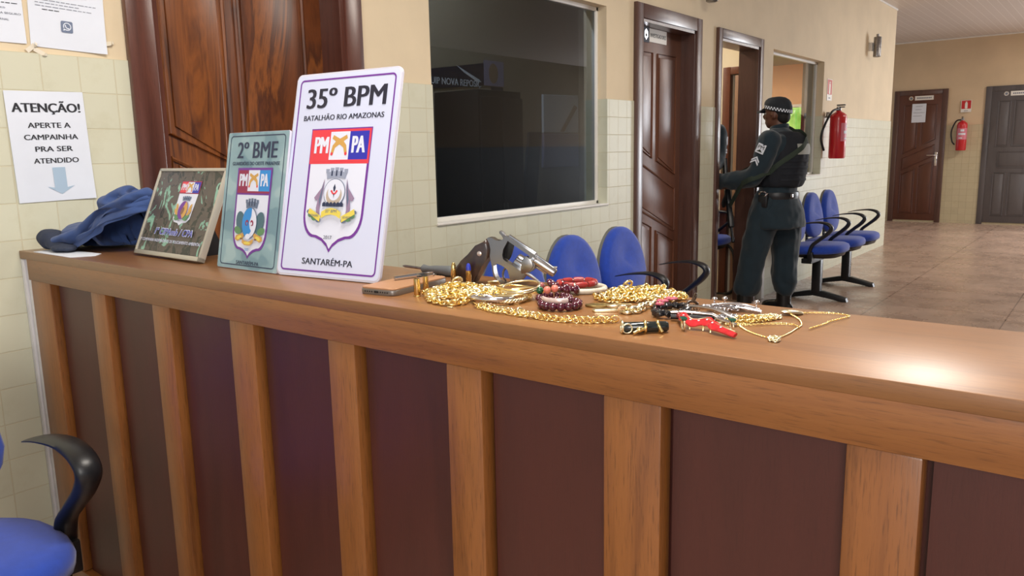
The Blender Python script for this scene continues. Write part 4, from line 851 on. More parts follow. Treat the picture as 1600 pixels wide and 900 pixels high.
crown(mb, 0.002, 0.196, 0.058, 0.027, V_GREY, V_NAVY)
for s in (-1, 1):      # two fish standing on their tails at the sides
    pl(mb, V_MAUVE, [(0.002 + s * x, y) for x, y in ((0.030, 0.196), (0.036, 0.178), (0.054, 0.158), (0.048, 0.152), (0.043, 0.155), (0.046, 0.138), (0.042, 0.120), (0.034, 0.118), (0.036, 0.136), (0.033, 0.158), (0.030, 0.176))][::(1 if s > 0 else -1)])
    pl(mb, V_GREY2, [(0.002 + s * x, y) for x, y in ((0.031, 0.192), (0.036, 0.172), (0.040, 0.155), (0.038, 0.140), (0.034, 0.158))][::(1 if s > 0 else -1)])
ell2(mb, V_GREY2, 0.002, 0.169, 0.0285, 0.0275); ell2(mb, V_WHITE, 0.002, 0.169, 0.0272, 0.0262)
ell2(mb, C('print_crescent', (186, 172, 158)), 0.002, 0.163, 0.021, 0.020); ell2(mb, V_WHITE, 0.002, 0.1705, 0.0165, 0.0175)
pl(mb, V_NAVY, [(0.002, 0.186), (0.0055, 0.178), (0.0035, 0.171), (0.0005, 0.171), (-0.0015, 0.178)][::-1]); pl(mb, V_RED, [(-0.008, 0.172), (-0.004, 0.174), (0.0, 0.168), (0.004, 0.168), (0.008, 0.174), (0.012, 0.172), (0.006, 0.165), (-0.002, 0.165)][::-1]); pl(mb, V_NAVY, [(0.0005, 0.166), (0.0035, 0.166), (0.002, 0.157)][::-1])
for k in range(6): pl(mb, V_NAVY, [(-0.026 + k * 0.0095, 0.141), (-0.017 + k * 0.0095, 0.141), (-0.017 + k * 0.0095, 0.147), (-0.0215 + k * 0.0095, 0.1505), (-0.026 + k * 0.0095, 0.147)])
for s in (-1, 1):
    for x, y, r in ((0.045, 0.119, 0.009), (0.056, 0.124, 0.0075), (0.034, 0.114, 0.007), (0.062, 0.130, 0.005)): ell2(mb, V_GREEN if r > 0.0072 else V_GREY2, 0.002 + s * x, y, r, r * 0.8, 9)
    pl(mb, V_YEL, [(0.002 + s * x, y) for x, y in ((0.028, 0.122), (0.060, 0.137), (0.063, 0.127), (0.030, 0.110))][::(-1 if s > 0 else 1)])
mid = [(0.002 + 0.026 * u, 0.130 + 0.008 * (1 - u * u)) for u in (-1, -0.5, 0, 0.5, 1)]; pl(mb, V_YEL, mid + [(x, y - 0.013) for x, y in mid[::-1]])
mb.m(V_GREY2); mb.text('35º BPM', -0.013, 0.017, 0.1285, 0.1345, PZ[0], 0.01); mb.text('BATALHÃO', -0.054, -0.03, 0.120, 0.126, PZ[0], 0.01, -0.35); mb.text('RIO AMAZONAS', 0.034, 0.06, 0.1175, 0.1225, PZ[0], 0.0, 0.35)
mb.m(V_NAVY).text('2017', -0.0105, 0.0115, 0.0765, 0.0835, PZ[0], 0.015)
mb.build('printed_face', t, 0, normals=False)
mb = MB().m(mat('clear_acrylic_edge', (206, 206, 222), 0.1)); mb.prism([(0.004, -0.0005), (0.12, -0.0005), (0.058, 0.243)], -0.02, 0.02, 0.002, Matrix(((0, 0, 1, 0), (math.sin(0.2336), math.cos(0.2336), 0, 0.0), (-math.cos(0.2336), math.sin(0.2336), 0, -0.006), (0, 0, 0, 1)))); mb.build('rear_prop', t)

# --- teal plaque
t = thing('unit_plaque', 'narrow teal plaque reading 2º BME between the camouflage plaque and the white plaque', 'plaque', M=board_matrix(0.1087, -0.9026, -1.5663, 0.1945))
def teal():
    m, nt, b = base('teal_mottle'); v = coords(nt); nt.links.new(ramp(nt, noise_tex(nt, v, 14, 2, 0.4), [(0.42, lin((112, 146, 160))), (0.46, lin((132, 164, 174))), (0.58, lin((140, 172, 182))), (0.62, lin((158, 186, 192)))]), b.inputs['Base Color']); b.inputs['Roughness'].default_value = 0.3; return m
mb = MB().m(mat('clear_acrylic_edge', (206, 206, 222), 0.1)); mb.prism(rrect(-0.108, 0.108, 0, 0.295, 0.003), -0.005, 0, 0.0008); mb.m(teal()).poly(rrect(-0.1075, 0.1075, 0.0006, 0.2945, 0.003), 0.0003); mb.build('plaque_board', t, 30)
mb = MB(); PZ[0] = 0.0008; mb.m(V_NAVY).outline(rrect(-0.098, 0.098, 0.0075, 0.288, 0.009), 0.0022, PZ[0]); PZ[0] += 0.0002
mb.m(V_NAVY).text('2º BME', -0.069, 0.074, 0.239, 0.2735, PZ[0], 0.03); mb.text('GUARDIÕES DO OESTE PARAENSE', -0.083, 0.086, 0.2235, 0.233, PZ[0], 0.03); mb.text('SANTARÉM-PA', -0.037, 0.044, 0.0105, 0.0205, PZ[0], 0.025)
pl(mb, V_PURPLE, shield_pts(0.002, 0.062, 0.218, 0.088, 0.042, 0.0235)); pl(mb, V_WHITE, shield_pts(0.002, 0.0565, 0.215, 0.089, 0.047, 0.030))
flag(mb, -0.0585, 0.0625, 0.160, 0.2165, V_CRIM, V_SKY, V_CRIM, V_PURPLE, 0.008)
crown(mb, 0.004, 0.131, 0.046, 0.026, V_GREY2, V_NAVY)
for s in (-1, 1):
    ell2(mb, V_TEAL, 0.003 + s * 0.034, 0.101, 0.016, 0.024, 16, -s * 0.3); ell2(mb, V_GREEN, 0.003 + s * 0.042, 0.083, 0.013, 0.008, 12, s * 0.3)
    pl(mb, V_GOLD, [(0.003 + s * x, y) for x, y in ((0.014, 0.080), (0.046, 0.072), (0.050, 0.064), (0.040, 0.060), (0.020, 0.068))][::(-1 if s > 0 else 1)]); ell2(mb, V_YEL, 0.003 + s * 0.034, 0.068, 0.009, 0.004, 10, -s * 0.3); ell2(mb, V_BROWN, 0.003 + s * 0.026, 0.0655, 0.005, 0.002, 8)
ell2(mb, V_GREY2, 0.003, 0.100, 0.0265, 0.0335); ell2(mb, V_WHITE, 0.003, 0.100, 0.0252, 0.0322)
pl(mb, V_SKY, [(0.003 + 0.0252 * math.cos(a), 0.100 + 0.0322 * math.sin(a)) for a in (PI * 0.42 + PI * 1.0 * k / 14 for k in range(15))] + [(0.008, 0.085), (0.003, 0.1), (0.009, 0.115)])
pl(mb, V_SKY, [(-0.001, 0.082), (0.008, 0.088), (0.012, 0.083), (0.005, 0.075)]); 
for s in (-1, 1): ell2(mb, V_CRIM, 0.004 + s * 0.009, 0.1, 0.0055, 0.0065, 12, s * 0.4)
ell2(mb, V_SKY, 0.004 - 0.008, 0.0985, 0.003, 0.0035, 10); ell2(mb, V_WHITE, 0.004 + 0.008, 0.0985, 0.003, 0.0035, 10); ell2(mb, V_WHITE, 0.003, 0.071, 0.009, 0.006, 12)
pl(mb, V_GOLD, [(-0.016, 0.066), (-0.008, 0.062), (0.006, 0.060), (0.018, 0.064), (0.024, 0.068), (0.022, 0.058), (0.012, 0.052), (-0.006, 0.052), (-0.016, 0.057)][::-1]); ell2(mb, V_YEL, 0.003, 0.057, 0.012, 0.003, 12)
mb.m(V_SKY).text('2022', -0.004, 0.010, 0.0405, 0.046, PZ[0], 0.02); mb.build('printed_face', t, 0, normals=False)
mb = MB().m(mat('clear_acrylic_edge', (206, 206, 222), 0.1)); mb.prism([(0.004, -0.0005), (0.085, -0.0005), (0.033, 0.167)], -0.018, 0.018, 0.002, Matrix(((0, 0, 1, 0), (math.sin(0.1945), math.cos(0.1945), 0, 0.0), (-math.cos(0.1945), math.sin(0.1945), 0, -0.005), (0, 0, 0, 1)))); mb.build('rear_prop', t)

# --- camouflage plaque
t = thing('unit_plaque', 'short camouflage plaque in a pale frame reading 1ª CIPAmb / CPA', 'plaque', M=board_matrix(0.1153, -0.5632, -1.6003, 0.4082, 0.012))
def camo():
    m, nt, b = base('camouflage_print'); v = coords(nt, (1, 0.62, 1), (0, 0, 0.6))
    f = noise_tex(nt, v, 19, 3, 0.6, 1.2); c = ramp(nt, f, [(0.0, lin((74, 66, 62))), (0.36, lin((44, 48, 44))), (0.43, lin((86, 78, 72))), (0.50, lin((84, 76, 72))), (0.57, lin((122, 166, 148))), (0.61, lin((142, 186, 166))), (0.67, lin((56, 58, 54)))])
    c.node.color_ramp.interpolation = 'CONSTANT'; nt.links.new(c, b.inputs['Base Color']); b.inputs['Roughness'].default_value = 0.25; return m
M_ALU = mat('pale_frame', (188, 184, 172), 0.35, 0.35)
mb = MB().m(M_CAB).prism(rrect(-0.156, 0.156, 0.006, 0.223, 0.002), -0.008, 0.0); mb.m(camo()).poly([(-0.150, 0.012), (0.150, 0.012), (0.150, 0.220), (-0.150, 0.220)], 0.0006); mb.build('plaque_board', t, 30)
mb = MB().m(M_ALU)
for x0, x1, y0, y1 in ((-0.1585, 0.1585, 0.0, 0.011), (-0.1585, 0.1585, 0.219, 0.227), (-0.1585, -0.150, 0.0, 0.227), (0.150, 0.1585, 0.0, 0.227)): mb.box((x0, y0, -0.012), (x1, y1, 0.004), 0.0015)
mb.build('frame', t)
mb = MB(); PZ[0] = 0.0012
pl(mb, V_WHITE, [(-0.026 + 0.0, 0.163), (-0.022, 0.098), (-0.012, 0.089), (0.006, 0.087), (0.016, 0.081), (0.026, 0.087), (0.044, 0.089), (0.057, 0.098), (0.063, 0.163)])
flag(mb, -0.028, 0.064, 0.1615, 0.194, V_RED, V_BLUE, V_RED, V_CRIM, 0.002)
crown(mb, 0.018, 0.143, 0.040, 0.015, V_GREY2, V_NAVY)
for s in (-1, 1):
    for x, y, r in ((0.026, 0.104, 0.2), (0.031, 0.114, 0.7), (0.031, 0.125, 1.2), (0.020, 0.098, -0.1)): ell2(mb, V_GREEN if y < 0.11 else V_GOLD, 0.018 + s * x, y, 0.0115, 0.005, 10, s * r)
ell2(mb, V_PURPLE, 0.018, 0.119, 0.021, 0.023); pl(mb, V_GOLD, [(0.018 + 0.0205 * math.cos(a), 0.119 + 0.0225 * math.sin(a)) for a in (-1.2 + 2.5 * k / 10 for k in range(11))] + [(0.016, 0.125), (0.022, 0.118), (0.014, 0.110)]); ell2(mb, V_BROWN, 0.018, 0.117, 0.007, 0.010, 12, -0.4)
mb.m(V_NAVY).text('2017', 0.011, 0.022, 0.0905, 0.094, PZ[0], 0.01)
mb.m(V_LILAC).text('1ª CIPAmb / CPA', -0.0835, 0.0985, 0.0535, 0.0715, PZ[0], 0.065, 0.2); mb.m(V_BLUE).text('1ª CIPAmb / CPA', -0.082, 0.097, 0.0545, 0.070, PZ[0] + 0.0003, 0.012, 0.2)
mb.m(V_LILAC).text('1ª COMPANHIA INDEPENDENTE DE POLICIAMENTO AMBIENTAL', -0.142, 0.146, 0.035, 0.0425, PZ[0], 0.025); mb.build('printed_face', t, 0, normals=False)
mb = MB().m(M_CAB); mb.prism([(0.010, -0.0035), (0.135, -0.0035), (0.068, 0.156)], -0.03, 0.03, 0.002, Matrix(((0, 0, 1, 0), (math.sin(0.4082), math.cos(0.4082), 0, 0.0), (-math.cos(0.4082), math.sin(0.4082), 0, -0.008), (0, 0, 0, 1)))); mb.build('easel_back', t)

# ------------------------------------------------------------------ cloth, paper, phone, tools
# the cloth: a sheet pushed together over a small load, its folds found by letting it fall
import numpy as np
def fallen_cloth(nx=84, ny=110, wide=0.66, long=0.95, steps=100):
    u, v_ = np.meshgrid(np.linspace(0, 1, nx), np.linspace(0, 1, ny))
    y = -0.02 - 0.42 * v_ + 0.010 * np.sin(u * 9 + v_ * 3); x = 0.032 + 0.215 * u + 0.010 * np.sin(v_ * 15 + u * 2) + 0.03 * np.sin(v_ * PI * 0.8) * (1 - u) * 0.5
    hump = 0.085 + 0.085 * np.exp(-((y + 0.26) / 0.10) ** 2 - ((x - 0.15) / 0.10) ** 2) + 0.05 * np.exp(-((y + 0.42) / 0.09) ** 2)
    z = ZC + 0.012 + (hump + 0.02) * np.clip(np.minimum(u / 0.22, (1.1 - u) / 0.2), 0, 1) ** 0.6 * np.clip(v_ / 0.10 + 0.1, 0, 1) ** 0.5 + 0.014 * np.sin(v_ * 37 + 2.2 * np.sin(u * 4.5)) + 0.014 * np.sin(u * 19 + v_ * 12 + 1.5 * np.sin(v_ * 6)) + 0.010 * np.sin(u * 33 - v_ * 25)
    X = np.stack([x, y, z], -1); V = np.zeros_like(X); du, dv = wide / (nx - 1), long / (ny - 1)
    G = []                                                    # pairs of neighbours, in groups that share no point
    for ax, n, L in ((1, nx, du), (0, ny, dv)):
        for skip, k in ((1, 0.95), (2, 0.16), (4, 0.06)):
            for c in range(skip * 2):
                i = np.array([q for q in range(n - skip) if (q // 1) % (skip * 2) == c]);
                if len(i): G.append((ax, i, i + skip, L * skip, k))
    dg = math.hypot(du, dv)
    loads = [((0.155, -0.285, ZC + 0.055), (0.064, 0.095, 0.062)), ((0.150, -0.270, ZC + 0.098), (0.030, 0.040, 0.052)), ((0.175, -0.34, ZC + 0.095), (0.045, 0.07, 0.05)), ((0.215, -0.41, ZC + 0.062), (0.046, 0.11, 0.070)), ((0.115, -0.14, ZC + 0.034), (0.052, 0.065, 0.034)), ((0.13, -0.34, ZC + 0.03), (0.05, 0.05, 0.035))]
    dt = 1 / 90
    for st in range(steps):
        V[..., 2] -= 9.8 * dt * 0.55; V *= 0.965; P = X + V * dt
        for it in range(10):
            for ax, i, j, L, k in G:
                A = P[:, i] if ax else P[i]; B = P[:, j] if ax else P[j]; d = B - A; l = np.linalg.norm(d, axis=-1, keepdims=True) + 1e-9; s_ = d * (0.5 * k * (1 - L / l))
                if k < 0.5: s_ = np.where(l < L, s_, 0)
                if ax: P[:, i] += s_; P[:, j] -= s_
                else: P[i] += s_; P[j] -= s_
            for a_, b_ in ((0, 1), (1, 0)):                   # shear
                A = P[:-1, a_:nx - 1 + a_]; B = P[1:, b_:nx - 1 + b_]; d = B - A; l = np.linalg.norm(d, axis=-1, keepdims=True) + 1e-9; s_ = d * (0.12 * (1 - dg / l)); P[:-1, a_:nx - 1 + a_] += s_; P[1:, b_:nx - 1 + b_] -= s_
            hit = np.zeros(P.shape[:2], bool)
            for c, r in loads:
                q = (P - np.array(c)) / np.array(r); l = np.linalg.norm(q, axis=-1); m_ = l < 1; q[m_] /= (l[m_] + 1e-9)[:, None]; P[m_] = np.array(c) + q[m_] * np.array(r); hit |= m_
            m_ = P[..., 2] < ZC + 0.003; P[..., 2][m_] = ZC + 0.003; hit |= m_
            P[..., 1] = np.clip(P[..., 1], -0.47, -0.016); P[..., 0] = np.clip(P[..., 0], 0.030, 0.285)
            lim = 0.150 + 0.43 * (P[..., 2] - ZC); m_ = (P[..., 1] < -0.402) & (P[..., 0] < lim); P[..., 0][m_] = lim[m_]
        P[hit] = X[hit] + (P[hit] - X[hit]) * np.array((0.25, 0.25, 0.8)); V = (P - X) / dt; V[hit] *= 0.5; X = P
    n = np.cross(np.gradient(X, axis=1), np.gradient(X, axis=0)); n /= np.linalg.norm(n, axis=-1, keepdims=True) + 1e-9; n *= np.where(n[..., 2:3] < -0.2, -1, 1)
    for j in range(ny):
        for i in range(nx):
            a_, b_ = u[j, i] * wide, v_[j, i] * long; w_ = noise.noise(Vector((a_ * 5, b_ * 5, 4))) * 0.09; q_ = noise.noise(Vector((a_ * 6, b_ * 6, 9))) * 0.07
            f = 0.011 * (0.45 - min(abs(noise.noise(Vector(((a_ + w_) * 15, (b_ + q_) * 7, 2)))), 0.5)) + 0.006 * (0.45 - min(abs(noise.noise(Vector(((b_ + w_) * 24, (a_ - q_) * 12, 5)))), 0.5)) + 0.0035 * noise.noise(Vector((a_ * 60, b_ * 40, 3)))
            X[j, i] += n[j, i] * f
    X[..., 2] = np.maximum(X[..., 2], ZC + 0.003); X[..., 1] = np.minimum(X[..., 1], -0.010)
    return X
M_CLOTH = mat('denim_blue_cloth', (52, 76, 128), 0.9, vary=0.10, vscale=14, bumpy=0.4, bscale=900, sheen=0.15)
mb = MB().m(M_CLOTH); CV = fallen_cloth(); gv = [[mb.v(tuple(c)) for c in r] for r in CV]
for ra, rb in zip(gv, gv[1:]):
    for i in range(len(ra) - 1): mb._f((ra[i], ra[i + 1], rb[i + 1], rb[i]))
o = tag(mb.build('cloth_bundle', None, 180, normals=False), 'crumpled blue cloth bundle at the wall end of the counter', 'cloth')
sm = o.modifiers.new('relax', 'SMOOTH'); sm.iterations = 2; sm.factor = 0.4
sd = o.modifiers.new('thickness', 'SOLIDIFY'); sd.thickness = 0.0014; ss = o.modifiers.new('soft', 'SUBSURF'); ss.levels = 1; ss.render_levels = 2
mb = MB().m(mat('dark_denim', (44, 52, 72), 0.8, bumpy=0.3, bscale=200)); mb.ell((0.055, -0.085, ZC + 0.031), (0.034, 0.042, 0.028)); mb.tube(spline([(0.045, -0.055, ZC + 0.04), (0.04, -0.10, ZC + 0.025), (0.05, -0.17, ZC + 0.012)], 5), 0.014, 8); mb.ell((0.05, -0.165, ZC + 0.012), (0.03, 0.05, 0.011)); o = remeshed(mb, 0.004, 'pouch', None, [MATS['dark_denim']], 3, lambda co: 0.004 * noise.noise(co * 45)); tag(o, 'dark grey fabric pouch poking out under the blue cloth', 'pouch')
mb = MB(); mb.M = Matrix.Translation((0, 0, ZC + 0.0004)); mb.m(M_PAPER).prism([(0.006, -0.085), (0.075, -0.075), (0.085, -0.30), (0.055, -0.335), (0.004, -0.31)], 0, 0.0008); tag(mb.build('paper_sheet', angle=0), 'white paper sheet flat on the counter under the cloth bundle', 'paper')

# phone lying screen down
a, b_, c = Vector((0.069, -1.328, 0)), Vector((0.06, -1.407, 0)), Vector((0.217, -1.388, 0)); ux = (c - b_).normalized(); uy = Vector((-ux.y, ux.x, 0))
M_PH = Matrix(((ux.x, uy.x, 0, b_.x), (ux.y, uy.y, 0, b_.y), (0, 0, 1, ZC + 0.0004), (0, 0, 0, 1)))
t = thing('phone', 'phone in a tan case lying flat in front of the white plaque', 'phone', M=M_PH)
mb = MB().m(mat('phone_side', (124, 118, 112), 0.35, 0.5)).prism(rrect(0, 0.158, 0, 0.0785, 0.012), 0, 0.0095, 0.0022); mb.build('phone_body', t)
mb = MB().m(mat('phone_case_tan', (170, 126, 92), 0.5, vary=0.04)).prism(rrect(0.001, 0.157, 0.001, 0.0775, 0.0115), 0.0094, 0.0122, 0.0011); mb.build('phone_back', t)
mb = MB().m(M_CAB).prism(rrect(0.120, 0.154, 0.040, 0.0745, 0.008), 0.0122, 0.0138, 0.0005); q = mb.build('camera_bump', t)
for x, y in ((0.129, 0.049), (0.129, 0.066), (0.146, 0.0575)): MB().m(M_STEELD).lathe([(0.0066, 0.0138), (0.0066, 0.0158), (0.005, 0.0160)], 18, Matrix.Translation((x, y, 0))).build('camera_lens', q)
mb = MB().m(M_CAB); mb.M = Matrix(((0, 0, -1, 0.0004), (1, 0, 0, 0.039), (0, 1, 0, 0.0052), (0, 0, 0, 1))); mb.prism(rrect(-0.005, 0.005, -0.0019, 0.0019, 0.0018), 0, 0.0008)
for k in range(4): mb.cyl((-0.024 + 0.005 * k, 0, 0), (-0.024 + 0.005 * k, 0, 0.0008), 0.0014, seg=8); mb.cyl((0.010 + 0.005 * k, 0, 0), (0.010 + 0.005 * k, 0, 0.0008), 0.0014, seg=8)
mb.build('port', t)
t = thing('key_ring', 'slim steel clip ring lying on the tan phone', 'ring', (0, 0, 0)); zc = ZC + 0.0128
mb = MB().m(M_STEEL); mb.tube([(0.127, -1.3385, zc + 0.004), (0.150, -1.3435, zc + 0.004), (0.172, -1.349, zc + 0.0045)], 0, 8, flat=(0.0028, 0.004), up=(0, 1, 0)); mb.build('clip', t)
mb = MB().m(M_STEEL); mb.tube(spline([(0.168, -1.347, zc + 0.003), (0.184, -1.338, zc + 0.003), (0.205, -1.341, zc + 0.004), (0.212, -1.354, zc + 0.005), (0.2, -1.366, zc + 0.004), (0.185, -1.364, zc + 0.003)], 6), 0.0013, 8); mb.build('ring_wire', t)
# screwdriver
t = thing('screwdriver', 'grey handled screwdriver lying behind the phone', 'screwdriver', (0, 0, 0)); a, m_, e = Vector((0.291, -1.192, ZC + 0.0085)), Vector((0.285, -1.256, ZC + 0.0085)), Vector((0.274, -1.352, ZC + 0.011))
mb = MB().m(M_STEELD); mb.cyl(a + (m_ - a) * 0.1, m_, 0.0028, seg=10); mb.cyl(a, a + (m_ - a) * 0.12, 0.001, 0.0028, seg=10); mb.build('shaft', t)
mb = MB().m(mat('grey_grip', (92, 96, 98), 0.5)); T = Matrix.Translation(m_) @ (e - m_).to_track_quat('Z', 'Y').to_matrix().to_4x4(); mb.lathe([(0.005, -0.002), (0.0085, 0.003), (0.007, 0.012), (0.0065, 0.022), (0.0085, 0.04), (0.0095, 0.062), (0.0105, 0.082), (0.0095, 0.092), (0.005, 0.097)], 16, T); mb.build('handle', t)
mb = MB().m(M_BLACK); mb.M = T
for k in range(3): mb.box((-0.003, -0.0105, 0.045 + 0.008 * k), (0.003, -0.007, 0.049 + 0.008 * k), 0.0008)
mb.build('grip_inlay', t)

# cartridges and spent casings
def casing(x, y, label, h=0.029, r=0.0048, bullet=None, T=None, lift=0.0):
    t = thing('cartridge' if bullet else 'brass_casing', label, 'cartridge' if bullet else 'casing', M=Matrix.Translation((x, y, ZC + 0.0004 + lift)) @ (T if T is not None else Matrix()))
    mb = MB().m(M_BRASS)
    if bullet: mb.lathe([(r * 1.1, 0), (r * 1.1, 0.0012), (r * 0.9, 0.002), (r, 0.003), (r, h), (r * 0.9, h + 0.0003)], 18)
    else: mb.lathe([(r * 1.1, 0), (r * 1.1, 0.0012), (r * 0.9, 0.002), (r, 0.003), (r, h), (r * 0.86, h), (r * 0.84, 0.004), (0.0005, 0.004)], 18)
    mb.build('casing', t)
    if bullet: MB().m(bullet).lathe([(r * 0.92, h), (r * 0.9, h + 0.006), (r * 0.62, h + 0.011), (r * 0.3, h + 0.013)], 18).build('bullet', t)
casing(0.085, -1.437, 'nearest brass casing standing at the corner of the phone', 0.030, 0.0056)
casing(0.124, -1.4195, 'brass casing standing just behind the nearest one beside the phone', 0.027, 0.005)
casing(0.2115, -1.4065, 'cartridge with brass tip standing in front of the revolver grip', 0.027, 0.0052, M_BRASS)
casing(0.2165, -1.4385, 'cartridge with a blue bullet standing in front of the revolver', 0.027, 0.0052, mat('blue_bullet', (40, 56, 170), 0.4))
casing(0.186, -1.4345, 'short brass casing standing at the back of the gold heap', 0.020, 0.0048)

# ------------------------------------------------------------------ revolver, standing on its grip, guard and rod
g0 = Vector((0.2405, -1.4255, ZC + 0.0006)); gd = Vector((0.295, -0.955, 0)).normalized(); gn = Vector((gd.y, -gd.x, 0))          # gn faces the camera side
MG = Matrix(((gd.x, 0, gn.x, g0.x), (gd.y, 0, gn.y, g0.y), (0, 1, 0, g0.z), (0, 0, 0, 1))) @ Matrix.Scale(0.001, 4)
t = thing('revolver', 'short barrelled steel revolver with dark grip, propped up on the counter', 'revolver', M=MG)
grip = [(34.6, 83), (39.5, 75), (41.5, 63), (40, 52), (34, 43.5), (26, 32), (17.5, 17), (10, 2), (2, 0.3), (-8, 1), (-16, 5), (-25.6, 14), (-31.5, 21.5), (-27.5, 29.5), (-15.2, 42), (-0.6, 54.5), (18, 66.5), (28, 77)]
mb = MB().m(mat('dark_grip_wood', (52, 38, 34), 0.3, vary=0.3, vscale=0.06, coat=0.5)); mb.prism(grip, -14.5, 14.5, 5.5); g = mb.build('grip', t, 60)
mb = MB().m(mat('grip_medallion', (206, 196, 192), 0.3, 0.7)); mb.lathe([(4.6, 0), (4.4, 0.8), (3.6, 1.3), (0.5, 1.5)], 20, Matrix.Translation((22.3, 56.2, 14.3))); mb.m(M_STEEL).lathe([(1.4, 0), (1.2, 0.6), (0.1, 0.7)], 12, Matrix.Translation((-2, 32, 14.3))); mb.build('medallion', g)
fr = [(34.6, 83.5), (38, 85.5), (45, 85), (51, 81), (58, 79.8), (65, 81.5), (70, 87.8), (73.5, 89), (127.5, 55.5), (130, 49), (124.5, 31), (118, 25), (110, 21.5), (104, 14), (97, 6.5), (88, 11), (82, 6.5), (77, 1.0), (68, -0.2), (58, 1.5), (51, 6), (46.4, 14), (44.2, 24), (43.6, 33), (41.5, 42), (40, 52), (41.5, 63), (39.5, 75)]
hole = [(75.5, 80), (117, 53.5), (110.5, 46), (104, 36), (101, 25), (72, 42), (66, 46.5), (64.5, 54), (66.3, 64), (72, 74)]
gh = [(46.5, 34), (47.2, 24), (49.5, 15.5), (54, 8), (60.5, 4), (68, 2.6), (75.5, 3.6), (79, 8), (77, 16), (74, 26), (69.5, 31), (60, 36), (52, 38.5)]
mb = MB().m(M_STEELD); mb.holed(fr, [hole, gh], -8, 8); mb.m(M_STEEL); mb.box((-30, -3.2, -3.2), (30, 3.2, 3.2), 1.2, Matrix.Translation((100.5, 72.5, 0)) @ Matrix.Rotation(math.atan2(-33.8, 54), 4, 'Z')); mb.build('frame', t, 35)
mb = MB().m(M_CAB); mb.prism([(66.5, 47), (65, 54), (66.8, 64), (72.5, 74), (76, 78.5), (84, 73), (81, 62), (76.5, 50), (73, 44)], -6.5, -1.5, 0.8); mb.build('recoil_shield', t)
mb = MB().m(M_STEELD); mb.prism([(65, 81), (64.5, 87), (62, 90.5), (57.5, 92.5), (57, 96), (60.5, 97.8), (65.5, 95), (69.5, 89), (73, 85)], -3.2, 3.2, 1.0); mb.build('hammer', t)
mb = MB().m(M_STEELD); mb.tube(spline([(70, 33, 0), (64.5, 26, 0), (62, 18.5, 0), (63.2, 11, 0), (67.5, 4.5, 0)], 5), 0, 8, flat=(2.4, 2.0), up=(0, 0, 1)); mb.build('trigger', t)
b0, b1 = Vector((120, 48.5, 0)), Vector((161.5, 23.0, 0)); bd = (b1 - b0).normalized(); TB = Matrix.Translation(b0) @ bd.to_track_quat('Z', 'Y').to_matrix().to_4x4(); LB = (b1 - b0).length
mb = MB().m(M_STEEL); mb.lathe([(8.6, -1), (9.6, 0), (9.6, 5), (8.7, 6), (8.1, LB - 2), (7.4, LB), (4.6, LB), (4.6, LB - 14), (0.4, LB - 14)], 28, TB); bn = Vector((-bd.y, bd.x, 0)); bn = bn if bn.y > 0 else -bn
mb.prism([(-3, 6), (LB * 0.55, 5.5), (LB * 0.9, 5.0), (LB * 0.86, 8.6), (-3, 10.5)], -2.6, 2.6, 0.6, Matrix.Translation(b0) @ Matrix((bd, bn, Vector((0, 0, 1)))).transposed().to_4x4())
mb.prism([(LB * 0.1, -11.5), (LB * 0.72, -10.5), (LB * 0.76, -6), (LB * 0.1, -6)], -3.2, 3.2, 1.0, Matrix.Translation(b0) @ Matrix((bd, bn, Vector((0, 0, 1)))).transposed().to_4x4()); b = mb.build('barrel', t)
mb = MB().m(M_STEEL); mb.prism([(LB * 0.72, 7), (LB * 0.97, 6), (LB * 0.96, 12), (LB * 0.92, 12.5)], -1.3, 1.3, 0.3, Matrix.Translation(b0) @ Matrix((bd, bn, Vector((0, 0, 1)))).transposed().to_4x4()); mb.build('front_sight', b)
mb = MB().m(M_STEEL); mb.cyl((108, 24, 7), (127, 13.5, 9), 3.6, 2.8, 14); mb.cyl((127, 13.5, 9), (143.5, 2.4, 11), 2.2, 1.8, 12); mb.ell((143.6, 2.6, 11), (2.4, 2.4, 2.4), 12, 8); mb.build('ejector_rod', t)
mb = MB().m(M_STEELD); mb.prism([(106, 52), (112, 54), (120.5, 46.5), (124.5, 36), (118, 27), (110, 21.5), (101, 22), (99.5, 30), (104, 41)], 2, 11, 2.0); mb.build('crane', t)
TC = Matrix.Translation((80, 40, -20)) @ Vector((0.846, -0.52, -0.05)).to_track_quat('Z', 'Y').to_matrix().to_4x4()
mb = MB().m(M_STEEL); R = []
for z, f in ((0, 0.94), (1.5, 1.0), (24, 1.0), (28, 0.9)):
    R.append([((16.0 * f - (2.6 if (z > 8) else 0.0) * max(0, math.cos(6 * a)) ** 4) * math.cos(a), (16.0 * f - (2.6 if z > 8 else 0) * max(0, math.cos(6 * a)) ** 4) * math.sin(a), z) for a in (2 * PI * k / 48 for k in range(48))])
mb.M = TC; mb.loft(R); c_ = mb.build('cylinder', t)
mb = MB().m(M_CAB); mb.M = TC
for k in range(6): a = 2 * PI * k / 6 + PI / 6; mb.cyl((10.2 * math.cos(a), 10.2 * math.sin(a), -0.2), (10.2 * math.cos(a), 10.2 * math.sin(a), 0.3), 4.6, seg=14)
mb.build('chamber', c_)

